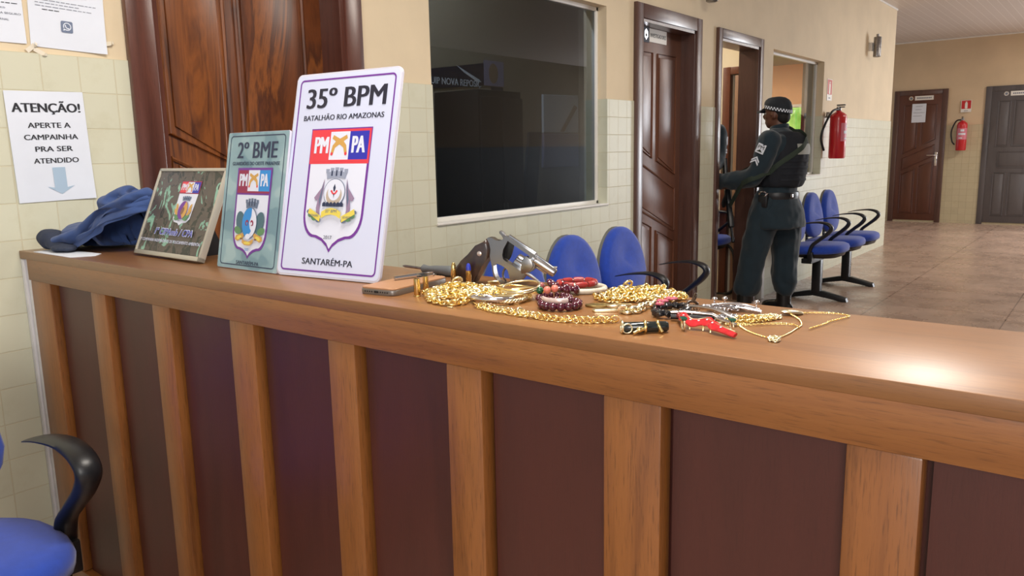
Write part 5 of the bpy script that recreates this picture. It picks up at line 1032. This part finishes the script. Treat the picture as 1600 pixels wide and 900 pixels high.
# ------------------------------------------------------------------ jewellery
ZJ = ZC + 0.0003
def torus_link(mb, c, d, n, L, W, r, seg=12, rs=5):
    """one oval chain link: centre c, long axis d, plane normal n"""
    d = d.normalized(); n = (n - d * n.dot(d)).normalized(); s_ = n.cross(d)
    mb.tube([c + d * (L / 2 * math.cos(a)) + s_ * (W / 2 * math.sin(a)) for a in (2 * PI * k / seg for k in range(seg))], r, rs, True)
def resample(pts, step):
    P = [Vector(p) for p in pts]; out = [P[0].copy()]; acc = 0.0
    for a, b in zip(P, P[1:]):
        L = (b - a).length
        if L < 1e-9: continue
        x = step - acc
        while x <= L: out.append(a + (b - a) * (x / L)); x += step
        acc = (L - (x - step))
    return out
def chain(name, path, L, W, r, m, label, group=None, cat='chain', seg=14, rs=6, lie=0.55, wild=0.0, step=0.68):
    mb = MB().m(m); P = resample(path, L * step); rw = random.Random(len(P))
    for i in range(len(P) - 1):
        d = P[i + 1] - P[i]
        if d.length < 1e-6: continue
        side = d.cross(Vector((0, 0, 1))); side = side.normalized() if side.length > 1e-6 else Vector((1, 0, 0)); tl = lie if i % 2 else PI / 2 + lie
        if wild: tl += wild * rw.uniform(-1, 1); d = Matrix.Rotation(wild * rw.uniform(-0.9, 0.9), 3, 'Z') @ d; side = Vector((d.y, -d.x, 0)).normalized() if abs(d.x) + abs(d.y) > 1e-7 else side
        n = Vector((0, 0, 1)) * math.cos(tl) + side * math.sin(tl); c = (P[i] + P[i + 1]) / 2 + (Vector((rw.uniform(-1, 1), rw.uniform(-1, 1), rw.uniform(-0.5, 1))) * 0.0025 * wild); c.z = max(c.z, ZJ + r + W / 2 * abs(math.sin(tl)) * 0.9)
        torus_link(mb, c, d, n, L, W, r, seg, rs)
    o = mb.build(name, None, 60); return tag(o, label, cat, group)
def heap_path(cx, cy, ax, ay, rot, h, n, seed, off=(0, 0)):
    """a chain dropped in loops: a wandering curve over a low mound"""
    r = random.Random(seed); pts = []; ph = r.random() * 6.28
    for k in range(n):
        a = ph + k * (1.15 + 0.5 * r.random()); q = (0.25 + 0.75 * r.random()) ** 0.6; x = ax * q * math.cos(a) + off[0]; y = ay * q * math.sin(a) + off[1]
        z = h * max(0.0, 1 - (x / ax) ** 2 - (y / ay) ** 2) * (0.35 + 0.65 * r.random())
        pts.append((cx + x * math.cos(rot) - y * math.sin(rot), cy + x * math.sin(rot) + y * math.cos(rot), ZJ + 0.0015 + z))
    return spline(pts, 8)
G1 = 'gold chains heaped in front of the revolver grip'; L1 = 'gold chain tangled in the heap between the brass casings and the bangles'
for k, (lw, ll, rr, mm, n) in enumerate(((0.0085, 0.0120, 0.0016, M_GOLD, 11), (0.0075, 0.0110, 0.0015, M_GOLD, 11), (0.0060, 0.0085, 0.0012, M_GOLDP, 13), (0.0095, 0.0130, 0.0018, M_GOLD, 10), (0.0052, 0.0075, 0.0011, M_GOLD, 13), (0.0080, 0.0115, 0.0015, M_GOLDP, 10))):
    chain('gold_chain', heap_path(0.126, -1.506, 0.078, 0.044, -0.95, 0.022, n, 11 + k), ll, lw, rr, mm, L1, G1, wild=0.8)
chain('gold_chain', spline([(0.105, -1.447, ZJ + 0.006), (0.085, -1.462, ZJ + 0.003), (0.060, -1.490, ZJ + 0.003), (0.048, -1.525, ZJ + 0.003), (0.056, -1.552, ZJ + 0.004), (0.085, -1.552, ZJ + 0.006)], 8), 0.0135, 0.0090, 0.0022, M_GOLD, 'thick gold chain curving along the front of the left gold heap', None, wild=0.5)
def ring(name, c, R, r, tilt, m, label, group=None, cat='ring', sx=1, sy=1, yaw=0.0, flatw=None):
    mb = MB().m(m); T = Matrix.Rotation(yaw, 4, 'Z') @ Matrix.Rotation(tilt, 4, 'X')
    if flatw: mb.M = Matrix.Translation(c) @ T; mb.tube([(R * sx * math.cos(a), R * sy * math.sin(a), 0) for a in (2 * PI * k / 40 for k in range(40))], r, 8, True, flat=(flatw, r), up=(0, 0, 1))
    else: mb.torus(c, R, r, T, 40, 8, sx, sy)
    return tag(mb.build(name, None, 60), label, cat, group)
ring('finger_ring', (0.112, -1.500, ZJ + 0.022), 0.0092, 0.0022, -0.55, M_GOLD, 'upright thick gold ring on top of the left gold heap', yaw=-0.7)
ring('finger_ring', (0.085, -1.520, ZJ + 0.016), 0.0085, 0.0016, -0.35, M_GOLD, 'thin gold ring lying on the front of the left gold heap', yaw=-0.6)
ring('finger_ring', (0.150, -1.470, ZJ + 0.020), 0.0085, 0.0018, -0.9, M_GOLDP, 'pale gold ring at the back of the left gold heap', yaw=-0.5)
# small pearl-like gold beads at the left of the heap
GB = 'loose gold beads at the left of the gold heap'
for k in range(7):
    mb = MB().m(M_GOLDP); mb.ell((0.118 + 0.012 * (k % 3) + 0.004 * k, -1.452 - 0.006 * k + 0.004 * (k % 2), ZJ + 0.005 + 0.007 * (k % 2)), (0.0046, 0.0046, 0.0046), 12, 8); tag(mb.build('gold_bead'), 'pale gold bead in the loose row left of the heaped chains', 'bead', GB)
o = MB().m(M_GOLDP); o.M = Matrix.Translation((0.190, -1.520, ZJ + 0.014)) @ Matrix.Rotation(0.6, 4, 'Z') @ Matrix.Rotation(0.35, 4, 'Y'); o.prism([(-0.02, -0.009), (0.012, -0.010), (0.02, -0.003), (0.018, 0.006), (-0.016, 0.010), (-0.022, 0.0)], -0.0012, 0.0016, 0.001); tag(o.build('gold_pendant', None, 60), 'flat pale gold tag leaning below the revolver guard', 'pendant')
# bangles
BG = [((0.150, -1.590, ZJ + 0.0060), 0.0315, 0.0026, 0.10, M_GOLD, 'plain gold bangle lowest in the bangle stack under the revolver'), ((0.158, -1.594, ZJ + 0.0112), 0.0320, 0.0022, -0.14, M_GOLDP, 'pale gold bangle second in the bangle stack'),
      ((0.165, -1.588, ZJ + 0.0160), 0.0310, 0.0018, 0.10, M_GOLD, 'thin gold bangle third in the bangle stack'), ((0.160, -1.600, ZJ + 0.0205), 0.0315, 0.0018, -0.16, M_GOLDP, 'topmost pale gold bangle of the stack'), ((0.190, -1.600, ZJ + 0.0075), 0.0300, 0.0016, 0.22, M_GOLD, 'thin gold bangle slipping off the back of the bangle stack')]
for k, (c, R, r, tl, m_, l) in enumerate(BG): ring('bangle', c, R, r, tl, m_, l, 'gold bangles under the revolver', 'bangle', yaw=0.5 * k)
mb = MB().m(M_GOLDP); P = [Vector((0.128 + 0.036 * math.cos(a), -1.590 + 0.036 * math.sin(a), ZJ + 0.006)) for a in (2 * PI * k / 90 for k in range(90))]
for s in range(3): mb.tube([p + Vector(((p - Vector((0.128, -1.590, p.z))).normalized() * 0.0022 * math.cos(k * 0.9 + s * 2.1))) + Vector((0, 0, 0.0022 * math.sin(k * 0.9 + s * 2.1))) for k, p in enumerate(P)], 0.0019, 6, True)
tag(mb.build('bangle', None, 60), 'twisted rope gold bangle at the front of the bangle stack', 'bangle', 'gold bangles under the revolver')
ring('bangle', (0.108, -1.582, ZJ + 0.0075), 0.0330, 0.0045, 0.10, M_SILVER, 'thick silver bangle lying at the front edge of the gold bangles', None, 'bangle', 1, 0.8, 1.9)
mb = MB().m(M_GOLDP); mb.M = Matrix.Translation((0.041, -1.552, ZJ)); mb.prism([(0.0035 * math.cos(a), 0.006 * math.sin(a)) for a in (2 * PI * k / 14 for k in range(14))], 0, 0.002, 0.0007); tag(mb.build('gold_charm'), 'tiny gold charm alone near the front edge of the counter', 'charm')
# long chain of round links along the front
fp = spline([(0.066, -1.583, ZJ + 0.003), (0.058, -1.606, ZJ + 0.003), (0.050, -1.63, ZJ + 0.003), (0.048, -1.668, ZJ + 0.003), (0.045, -1.72, ZJ + 0.003), (0.050, -1.765, ZJ + 0.003), (0.062, -1.795, ZJ + 0.003), (0.088, -1.826, ZJ + 0.003)], 10)
chain('gold_chain', fp, 0.0115, 0.0100, 0.0010, M_GOLD, 'long bright gold chain of round links along the front of the counter', None, lie=0.45, wild=0.5, step=0.42, seg=14)
chain('gold_chain', [p + Vector((0.010, 0.005, 0.0)) for p in fp[4:40]], 0.0090, 0.0075, 0.0008, M_GOLDP, 'second gold chain running beside the long front chain', None, lie=0.7, wild=0.6, step=0.5)
mb = MB().m(M_GOLDP); mb.torus((0.049, -1.684, ZJ + 0.007), 0.0058, 0.0016, Matrix.Rotation(1.1, 4, 'X'), 20, 8); mb.ell((0.049, -1.684, ZJ + 0.007), (0.003, 0.003, 0.003), 10, 8); tag(mb.build('chain_clasp', None, 60), 'round gold clasp standing halfway along the long front chain', 'clasp')
# dark red beads
M_GAR = mat('garnet_bead', (78, 22, 42), 0.12, coat=0.6, vary=0.15, vscale=120); M_CORAL = mat('red_coral', (158, 46, 46), 0.35, vary=0.12, vscale=150)
def bead(mb, c, r, T=None): mb.ell(c, r if isinstance(r, tuple) else (r, r, r), 12, 8, T)
def strung(name, pts, r, m, label, cat, group=None, squash=1.0):
    t = thing(name, label, cat, group=group)
    for i, p in enumerate(pts):
        p = Vector(p); mb = MB().m(m); nx = Vector(pts[(i + 1) % len(pts)]) - p; q = nx.to_track_quat('Z', 'Y').to_matrix().to_4x4()
        bead(mb, p, (r, r, r * squash), q); mb.build('bead', t, 0 if False else 70)
    return t
ct = Vector((0.131, -1.698, 0)); pts = [(ct.x + 0.029 * math.cos(a), ct.y + 0.029 * math.sin(a), ZJ + 0.0068) for a in (2 * PI * k / 15 for k in range(15))]
t = strung('beaded_bracelet', pts, 0.0067, M_GAR, 'dark red bead bracelet with a pale bar, in front of the coral one', 'bracelet')
mb = MB().m(mat('pearl_bar', (214, 194, 190), 0.2, 0.3)); mb.tube([(ct.x + 0.026 * math.cos(a), ct.y + 0.026 * math.sin(a), ZJ + 0.0155) for a in (PI * 0.72 + PI * 0.62 * k / 10 for k in range(11))], 0, 10, flat=(0.0042, 0.0026), up=(0, 0, 1)); mb.build('pale_bar', t, 60)
for (x, y, z), s in zip(((0.262, -1.590, 0.010), (0.250, -1.604, 0.011), (0.262, -1.612, 0.011), (0.240, -1.618, 0.010), (0.248, -1.632, 0.012), (0.228, -1.632, 0.010), (0.224, -1.648, 0.011), (0.236, -1.648, 0.010), (0.232, -1.662, 0.010)), (9.5, 8, 9, 8.5, 9, 8, 9.5, 8, 8)):
    mb = MB().m(M_GAR); T = Matrix.Rotation(0.9 + 0.5 * math.sin(x * 900), 4, 'X') @ Matrix.Rotation(y * 40, 4, 'Z'); bead(mb, (x, y, ZJ + z), (s * 0.001, s * 0.001, s * 0.00052), T); tag(mb.build('disc_bead', None, 70), 'flat dark red disc bead between the revolver muzzle and bead bracelet', 'bead', 'flat dark red disc beads')
ct2 = Vector((0.170, -1.660, 0)); strung('beaded_bracelet', [(ct2.x + 0.024 * math.cos(a), ct2.y + 0.026 * math.sin(a), ZJ + 0.0058) for a in (2 * PI * k / 16 for k in range(16))], 0.0055, M_GAR, 'smaller dark red bead bracelet half under the coral and green beads', 'bracelet', None, 0.8)
for (x, y, z), m_, l in (((0.168, -1.633, 0.016), mat('green_bead', (20, 86, 54), 0.15, coat=0.5), 'single dark green bead beside the dark red bracelets'), ((0.171, -1.6455, 0.017), mat('salmon_bead', (222, 126, 110), 0.3), 'salmon bead next to the green bead'), ((0.184, -1.6515, 0.018), mat('salmon_bead', (222, 126, 110), 0.3), 'second salmon bead, right of the green bead'), ((0.226, -1.594, 0.011), mat('rose_bead', (160, 92, 92), 0.3), 'rose bead left of the dark red disc beads')):
    mb = MB().m(m_); bead(mb, (x, y, ZJ + z), 0.0062); tag(mb.build('bead', None, 70), l, 'bead')
# coral bangle over a white one
t = thing('coral_bracelet', 'red coral tube bracelet lying on a white bangle', 'bracelet', (0.276, -1.634, ZJ + 0.0132), -0.5)
mb = MB().m(M_GOLDP).torus((0, 0, 0), 0.0325, 0.0016, None, 40, 6, 1.0, 0.82); mb.build('wire', t, 60)
for k in range(9):
    mb = MB().m(M_CORAL); mb.tube([(0.0325 * math.cos(a), 0.0267 * math.sin(a), 0) for a in (2 * PI * (k + 0.06 + 0.88 * j / 6) / 9 for j in range(7))], [0.0044, 0.0052, 0.0054, 0.0054, 0.0054, 0.0052, 0.0044], 10); mb.build('coral_tube', t, 60)
ring('bangle', (0.274, -1.652, ZJ + 0.0052), 0.0345, 0.0048, 0.03, mat('ivory_bangle', (206, 198, 182), 0.35, vary=0.1, vscale=80), 'ivory coloured bangle under the red coral bracelet', None, 'bangle', 1.0, 0.85, -0.6)
# right gold heap
G2 = 'gold chains heaped to the right of the coral bracelet'; L2 = 'gold chain tangled in the heap right of the coral bracelet'
for k, (lw, ll, rr, mm, n) in enumerate(((0.0090, 0.0125, 0.0018, M_GOLD, 11), (0.0080, 0.0110, 0.0016, M_GOLD, 11), (0.0065, 0.0090, 0.0013, M_GOLDP, 12), (0.0100, 0.0135, 0.0020, M_GOLD, 10), (0.0060, 0.0085, 0.0012, M_GOLD, 12), (0.0075, 0.0105, 0.0015, M_GOLDP, 11))):
    chain('gold_chain', heap_path(0.270, -1.766, 0.074, 0.042, -1.25, 0.021, n, 41 + k), ll, lw, rr, mm, L2, G2, wild=0.8)
chain('gold_chain', spline([(0.226, -1.700, ZJ + 0.003), (0.214, -1.718, ZJ + 0.004), (0.205, -1.735, ZJ + 0.004), (0.212, -1.755, ZJ + 0.004), (0.235, -1.765, ZJ + 0.005)], 8), 0.0120, 0.0085, 0.0020, M_GOLD, 'thick gold chain trailing left from the right gold heap', None)
chain('gold_chain', spline([(0.141, -1.798, ZJ + 0.004), (0.150, -1.813, ZJ + 0.004), (0.172, -1.815, ZJ + 0.005), (0.195, -1.812, ZJ + 0.006), (0.222, -1.825, ZJ + 0.006)], 8), 0.0110, 0.0100, 0.0026, M_GOLDP, 'short chunky gold chain in front of the right gold heap', None, wild=0.7)
ring('finger_ring', (0.296, -1.722, ZJ + 0.014), 0.0085, 0.0020, -1.0, M_GOLD, 'gold ring standing at the left top of the right gold heap', yaw=-0.4)
def slab(name, pts, z0, h, m, label, cat, bev=0.001, rot=None):
    mb = MB().m(m); mb.prism(pts, ZJ + z0, ZJ + z0 + h, bev); return tag(mb.build(name, None, 60), label, cat)
def oval(cx, cy, a, b, rot, n=22): return [(cx + a * math.cos(t_) * math.cos(rot) - b * math.sin(t_) * math.sin(rot), cy + a * math.cos(t_) * math.sin(rot) + b * math.sin(t_) * math.cos(rot)) for t_ in (2 * PI * k / n for k in range(n))]
slab('gold_pendant', oval(0.172, -1.742, 0.021, 0.011, -1.0), 0, 0.0036, mat('tarnished_gold', (172, 154, 104), 0.35, 1.0), 'tarnished oval gold pendant in front of the right gold heap', 'pendant', 0.0014)
slab('gold_pendant', oval(0.186, -1.770, 0.020, 0.008, -0.8), 0, 0.0042, M_GOLDP, 'gold pendant plate behind the engraved bar, by the right heap', 'pendant', 0.0014)
slab('gold_bar', rrect(-0.021, 0.021, -0.006, 0.006, 0.004), 0, 0.004, M_GOLDP, 'flat gold bar nearest the camera in front of the right gold heap', 'pendant', 0.0012).matrix_world = Matrix.Translation((0.145, -1.772, 0)) @ Matrix.Rotation(-0.95, 4, 'Z')

# dark tube bracelet with gold clasps
t = thing('bracelet', 'black tube bracelet with gold ring and clasps at the front edge of the counter', 'bracelet', M=Matrix.Translation((0.040, -1.868, ZJ + 0.0075)) @ Matrix.Rotation(math.atan2(-1.914 + 1.862, 0.072 - 0.029), 4, 'Z'))
mb = MB().m(mat('black_enamel', (28, 36, 36), 0.12, coat=0.6)); mb.lathe([(0.0055, -0.008), (0.0072, -0.006), (0.0072, 0.05), (0.0055, 0.053)], 18, Matrix.Rotation(PI / 2, 4, 'Y')); mb.build('tube_body', t)
mb = MB().m(M_GOLDP); mb.torus((-0.008, 0, 0.001), 0.0078, 0.0016, Matrix.Rotation(PI / 2, 4, 'Y'), 22, 8); mb.torus((-0.002, -0.0072, 0), 0.0062, 0.0011, Matrix.Rotation(PI / 2, 4, 'X'), 20, 8); mb.build('end_ring', t, 60)
mb = MB().m(M_GOLD); mb.torus((0.022, 0, 0), 0.0078, 0.0020, Matrix.Rotation(PI / 2, 4, 'Y'), 20, 8); mb.tube(spline([(0.022, -0.007, -0.001), (0.016, -0.010, -0.0015), (0.010, -0.0125, -0.003), (0.005, -0.014, -0.005)], 5), 0.0024, 8); mb.ell((0.013, -0.0115, -0.001), (0.004, 0.003, 0.004), 10, 8); mb.build('clasp', t, 60)
mb = MB().m(M_GOLD); mb.torus((0.040, 0, 0), 0.0078, 0.0018, Matrix.Rotation(PI / 2 - 0.2, 4, 'Y'), 20, 8); mb.tube(spline([(0.040, -0.007, 0.002), (0.041, -0.010, -0.001), (0.043, -0.0125, -0.0045)], 5), 0.0022, 8); mb.build('clasp', t, 60)
# black stone bracelet with pink flowers
t = thing('stone_bracelet', 'black stone bracelet with pink flowers, right of the right gold heap', 'bracelet')
for k in range(14):
    a = 2 * PI * k / 14; mb = MB().m(mat('black_stone', (34, 34, 38), 0.15, vary=0.5, vscale=160, coat=0.5)); T = Matrix.Rotation(k * 1.3, 4, 'Z') @ Matrix.Rotation(0.5 * k, 4, 'X'); mb.M = Matrix.Translation((0.178 + 0.034 * math.cos(a), -1.862 + 0.020 * math.sin(a), ZJ + 0.0072)) @ T; mb.box((-0.0058, -0.0042, -0.0045), (0.0058, 0.0042, 0.0045), 0.0016); mb.build('stone', t, 60)
M_PINK = mat('pink_petal', (178, 84, 104), 0.5)
for c, r in (((0.214, -1.844, 0.016), 0.0085), ((0.200, -1.836, 0.014), 0.0085), ((0.172, -1.846, 0.015), 0.006)):
    mb = MB().m(M_PINK)
    for k in range(5): a = 2 * PI * k / 5; mb.ell((c[0] + r * 0.6 * math.cos(a), c[1] + r * 0.6 * math.sin(a), ZJ + c[2]), (r * 0.55, r * 0.5, 0.0022), 10, 6, Matrix.Rotation(a, 4, 'Z'))
    mb.m(M_GOLD).ell((c[0], c[1], ZJ + c[2] + 0.002), (0.0016, 0.0016, 0.0014), 8, 6); mb.build('flower', t, 60)
# silver bar bracelet (dark lower side) and silver tangle
t = thing('silver_bracelet', 'long silver bar bracelet with black beaded underside', 'bracelet', M=Matrix.Translation((0.140, -1.880, ZJ + 0.008)) @ Matrix.Rotation(math.atan2(-0.055, 0.022), 4, 'Z'))
mb = MB().m(M_SILVER); mb.tube([(0, 0, 0.004), (0.02, 0, 0.005), (0.055, 0, 0.0035), (0.062, 0, 0.0)], 0, 10, flat=(0.0040, 0.0022), up=(0, 1, 0)); mb.build('silver_bar', t, 60)
mb = MB().m(M_BLACK); mb.tube([(0.0, -0.001, -0.002), (0.03, -0.001, -0.002), (0.056, -0.001, -0.003)], 0.0042, 10); mb.build('beaded_underside', t, 60)
GS = 'silver chains tangled beside the silver bar bracelet'
for k, (cx, cy, ax, ay, ro) in enumerate(((0.240, -1.922, 0.040, 0.012, -0.9), (0.185, -1.945, 0.026, 0.010, -0.6))):
    chain('silver_chain', heap_path(cx, cy, ax, ay, ro, 0.007, 8, 70 + k), 0.0075, 0.0055, 0.0011, M_SILVER, 'thin silver chain tangled behind the red and gold brooch', GS, wild=0.8)
for k, (x0, y0, x1, y1, z) in enumerate(((0.192, -1.882, 0.176, -1.962, 0.012), (0.214, -1.890, 0.190, -1.960, 0.006), (0.238, -1.886, 0.250, -1.968, 0.005), (0.168, -1.900, 0.150, -1.972, 0.004), (0.228, -1.905, 0.262, -1.960, 0.010))):
    mb = MB().m(M_SILVER); e = [Vector((x0, y0, ZJ + z)), Vector(((x0 + x1) / 2 + 0.002, (y0 + y1) / 2, ZJ + z * 0.9 + 0.002)), Vector((x1, y1, ZJ + 0.0025))]; mb.tube(spline(e, 6), 0.0019, 8); mb.tube(spline([p + Vector((0.0042, 0.0012, 0.0003)) for p in e], 6), 0.0016, 8); mb.torus(e[0] + Vector((0.002, 0.002, 0)), 0.0032, 0.0012, None, 12, 6); tag(mb.build('hair_pin', None, 60), 'straight silver hairpin among the silver chains behind the brooch', 'hairpin', 'silver hairpins behind the brooch')
for k, (x, y, a) in enumerate(((0.258, -1.893, 0.3), (0.268, -1.905, -0.4), (0.266, -1.955, 0.2))):
    t = thing('silver_earring', ('silver stud earring furthest left at the back of the silver tangle', 'silver stud earring beside the leftmost stud at the back', 'silver stud earring at the right end of the silver tangle')[k], 'earring', (x, y, ZJ), a)
    mb = MB().m(M_SILVER); mb.lathe([(0.004, 0), (0.0045, 0.001), (0.003, 0.003), (0.0012, 0.003), (0.0012, 0.012)], 14); mb.ell((0, 0, 0.0135), (0.0042, 0.0042, 0.003), 12, 8); mb.build('stud', t, 60)
# dark hair claw
t = thing('hair_claw', 'small dark brown hair claw between black stones and silver chains', 'hair clip', (0.222, -1.874, ZJ), -0.5); M_CLAW = mat('dark_shell_brown', (64, 48, 34), 0.25, coat=0.4)
mb = MB().m(M_CLAW); mb.tube(spline([(-0.012, 0, 0.004), (-0.006, 0.002, 0.012), (0.002, 0, 0.013), (0.010, 0, 0.008)], 5), 0.0022, 8)
for k in range(5): mb.tube([(-0.012 + 0.005 * k, 0, 0.007), (-0.012 + 0.005 * k, -0.006, 0.005), (-0.012 + 0.005 * k, -0.008, 0.001)], 0.0011, 6)
mb.build('claw_jaw', t, 60)
mb = MB().m(M_CLAW)
for k in range(5): mb.tube([(-0.012 + 0.005 * k, 0, 0.008), (-0.012 + 0.005 * k, 0.006, 0.005), (-0.012 + 0.005 * k, 0.008, 0.001)], 0.0011, 6)
mb.tube(spline([(0.004, 0.002, 0.012), (0.010, 0.004, 0.020), (0.007, 0.003, 0.024), (0.001, 0.002, 0.014)], 5), 0.0014, 8); mb.build('claw_jaw', t, 60)
# red enamel bracelet standing on gold prongs, with green stones
t = thing('enamel_brooch', 'wavy red enamel brooch on gold pins nearest the front edge', 'brooch'); M_EN = mat('red_enamel', (196, 40, 48), 0.15, coat=0.6, vary=0.15, vscale=120)
c = spline([(0.136, -1.893, ZJ + 0.010), (0.114, -1.910, ZJ + 0.0135), (0.106, -1.930, ZJ + 0.009), (0.108, -1.948, ZJ + 0.012), (0.096, -1.966, ZJ + 0.009), (0.086, -1.996, ZJ + 0.004)], 8)
mb = MB().m(M_EN); mb.tube(c, 0, 10, flat=[(0.0042 + 0.0050 * math.sin(PI * k / (len(c) - 1)) * (0.75 + 0.25 * math.cos(k * 0.8)), 0.0024) for k in range(len(c))], up=(0.85, 0.35, 0.45)); mb.build('enamel_leaf', t, 60)
mb = MB().m(M_GOLDP); mb.tube([p + Vector((0.004, 0.0016, 0.0035)) for p in c], 0.0011, 6)
mb.build('gold_rim', t, 60)
for k in range(4, len(c) - 4, 5): MB().m(V_WHITE).ell(c[k] + Vector((0.0, 0.0, 0.0028)), (0.0022, 0.0014, 0.0009), 8, 6).build('enamel_glint', t)  # white dots stand in for highlights on the glossy enamel
for k in (8, 14, 22, 28):
    p = c[k]; mb = MB().m(M_GOLD); mb.tube([p, p + Vector((-0.006, -0.002, -0.004)), (p.x - 0.007, p.y - 0.002, ZJ + 0.001)], 0.0011, 6); mb.build('pin_leg', t, 60)
M_EMER = mat('emerald_stone', (24, 84, 66), 0.08, coat=0.8)
for x, y, l in ((0.092, -1.922, 'square green stone ring left of the red enamel brooch'), (0.118, -1.978, 'square green stone ring right of the red enamel brooch')):
    t = thing('stone_ring', l, 'ring', (x, y, ZJ), 0.7)
    mb = MB().m(M_GOLDP); mb.torus((0, 0, 0.0078), 0.007, 0.0011, Matrix.Rotation(PI / 2, 4, 'X'), 20, 6); mb.build('band', t, 60)
    mb = MB().m(M_EMER); mb.loft([[(sx * f, sy * f, z) for sx, sy in ((0.0052, 0.0042), (-0.0052, 0.0042), (-0.0052, -0.0042), (0.0052, -0.0042))] for z, f in ((0.0135, 0.5), (0.0165, 1.0), (0.0185, 0.75))]); mb.build('stone', t, 20)
# gold clutter and the fine necklaces
chain('gold_chain', heap_path(0.192, -1.975, 0.040, 0.012, -0.75, 0.006, 12, 91), 0.0075, 0.0055, 0.0009, M_GOLD, 'gold chain crumpled between the silver chains and the oval locket', None)
chain('gold_chain', heap_path(0.218, -1.985, 0.034, 0.012, -0.6, 0.006, 10, 93), 0.0056, 0.0042, 0.0010, M_GOLDP, 'pale gold chain crumpled just left of the oval locket', None)
for k, (x, y, s) in enumerate(((0.150, -1.945, 0.0075), (0.166, -1.957, 0.006))): slab('gold_charm', oval(x, y, s, s * 0.7, 0.4 * k), 0.0, 0.0035, M_GOLDP, ('larger gold charm behind the red enamel brooch', 'smaller gold charm behind the red enamel brooch')[k], 'charm')
t = thing('necklace', 'fine gold necklace looping forward from an oval locket', 'necklace')
mb = MB().m(M_GOLD); path = spline([(0.262, -2.002, ZJ + 0.003), (0.240, -2.024, ZJ + 0.001), (0.205, -2.040, ZJ + 0.001), (0.182, -2.042, ZJ + 0.001), (0.140, -2.043, ZJ + 0.001), (0.108, -2.036, ZJ + 0.001), (0.118, -2.010, ZJ + 0.001), (0.140, -1.985, ZJ + 0.001), (0.168, -1.965, ZJ + 0.001)], 10)
P = resample(path, 0.0026)
for i in range(len(P) - 1): torus_link(mb, (P[i] + P[i + 1]) / 2 + Vector((0, 0, 0.0005)), P[i + 1] - P[i], Vector((0.3 if i % 2 else -0.7, 0.4, 0.8)), 0.0042, 0.0020, 0.00045, 8, 4)
mb.build('necklace_chain', t, 60)
mb = MB().m(M_GOLDP); mb.M = Matrix.Translation((0.268, -2.006, ZJ + 0.0035)) @ Matrix.Rotation(-0.7, 4, 'Z') @ Matrix.Rotation(0.12, 4, 'Y'); mb.lathe([(0.3, -0.18), (0.85, -0.12), (1.0, 0.0), (0.85, 0.12), (0.3, 0.18)], 24, Matrix.Diagonal((0.019, 0.0105, 0.018, 1))); mb.torus((0.021, 0, 0), 0.0028, 0.0007, None, 14, 6); mb.build('locket', t, 60)
chain('gold_chain', heap_path(0.104, -2.040, 0.013, 0.009, 0.2, 0.004, 9, 97), 0.005, 0.0038, 0.0009, M_GOLDP, 'small knot of pale gold chain at the front tip of the necklace', None)
chain('gold_chain', spline([(0.150, -1.955, ZJ + 0.002), (0.165, -1.985, ZJ + 0.002), (0.185, -2.005, ZJ + 0.002), (0.196, -2.030, ZJ + 0.002), (0.182, -2.045, ZJ + 0.002)], 8), 0.0046, 0.0024, 0.0005, M_GOLD, 'fine gold chain lying across the inside of the necklace loop', None)
chain('gold_chain', spline([(0.276, -2.016, ZJ + 0.002), (0.288, -2.032, ZJ + 0.002), (0.298, -2.055, ZJ + 0.002), (0.292, -2.078, ZJ + 0.002), (0.268, -2.074, ZJ + 0.002), (0.240, -2.066, ZJ + 0.002), (0.226, -2.066, ZJ + 0.002), (0.183, -2.057, ZJ + 0.002)], 8), 0.0046, 0.0020, 0.0005, M_GOLD, 'thin gold chain curling back at the right of the oval locket', None)
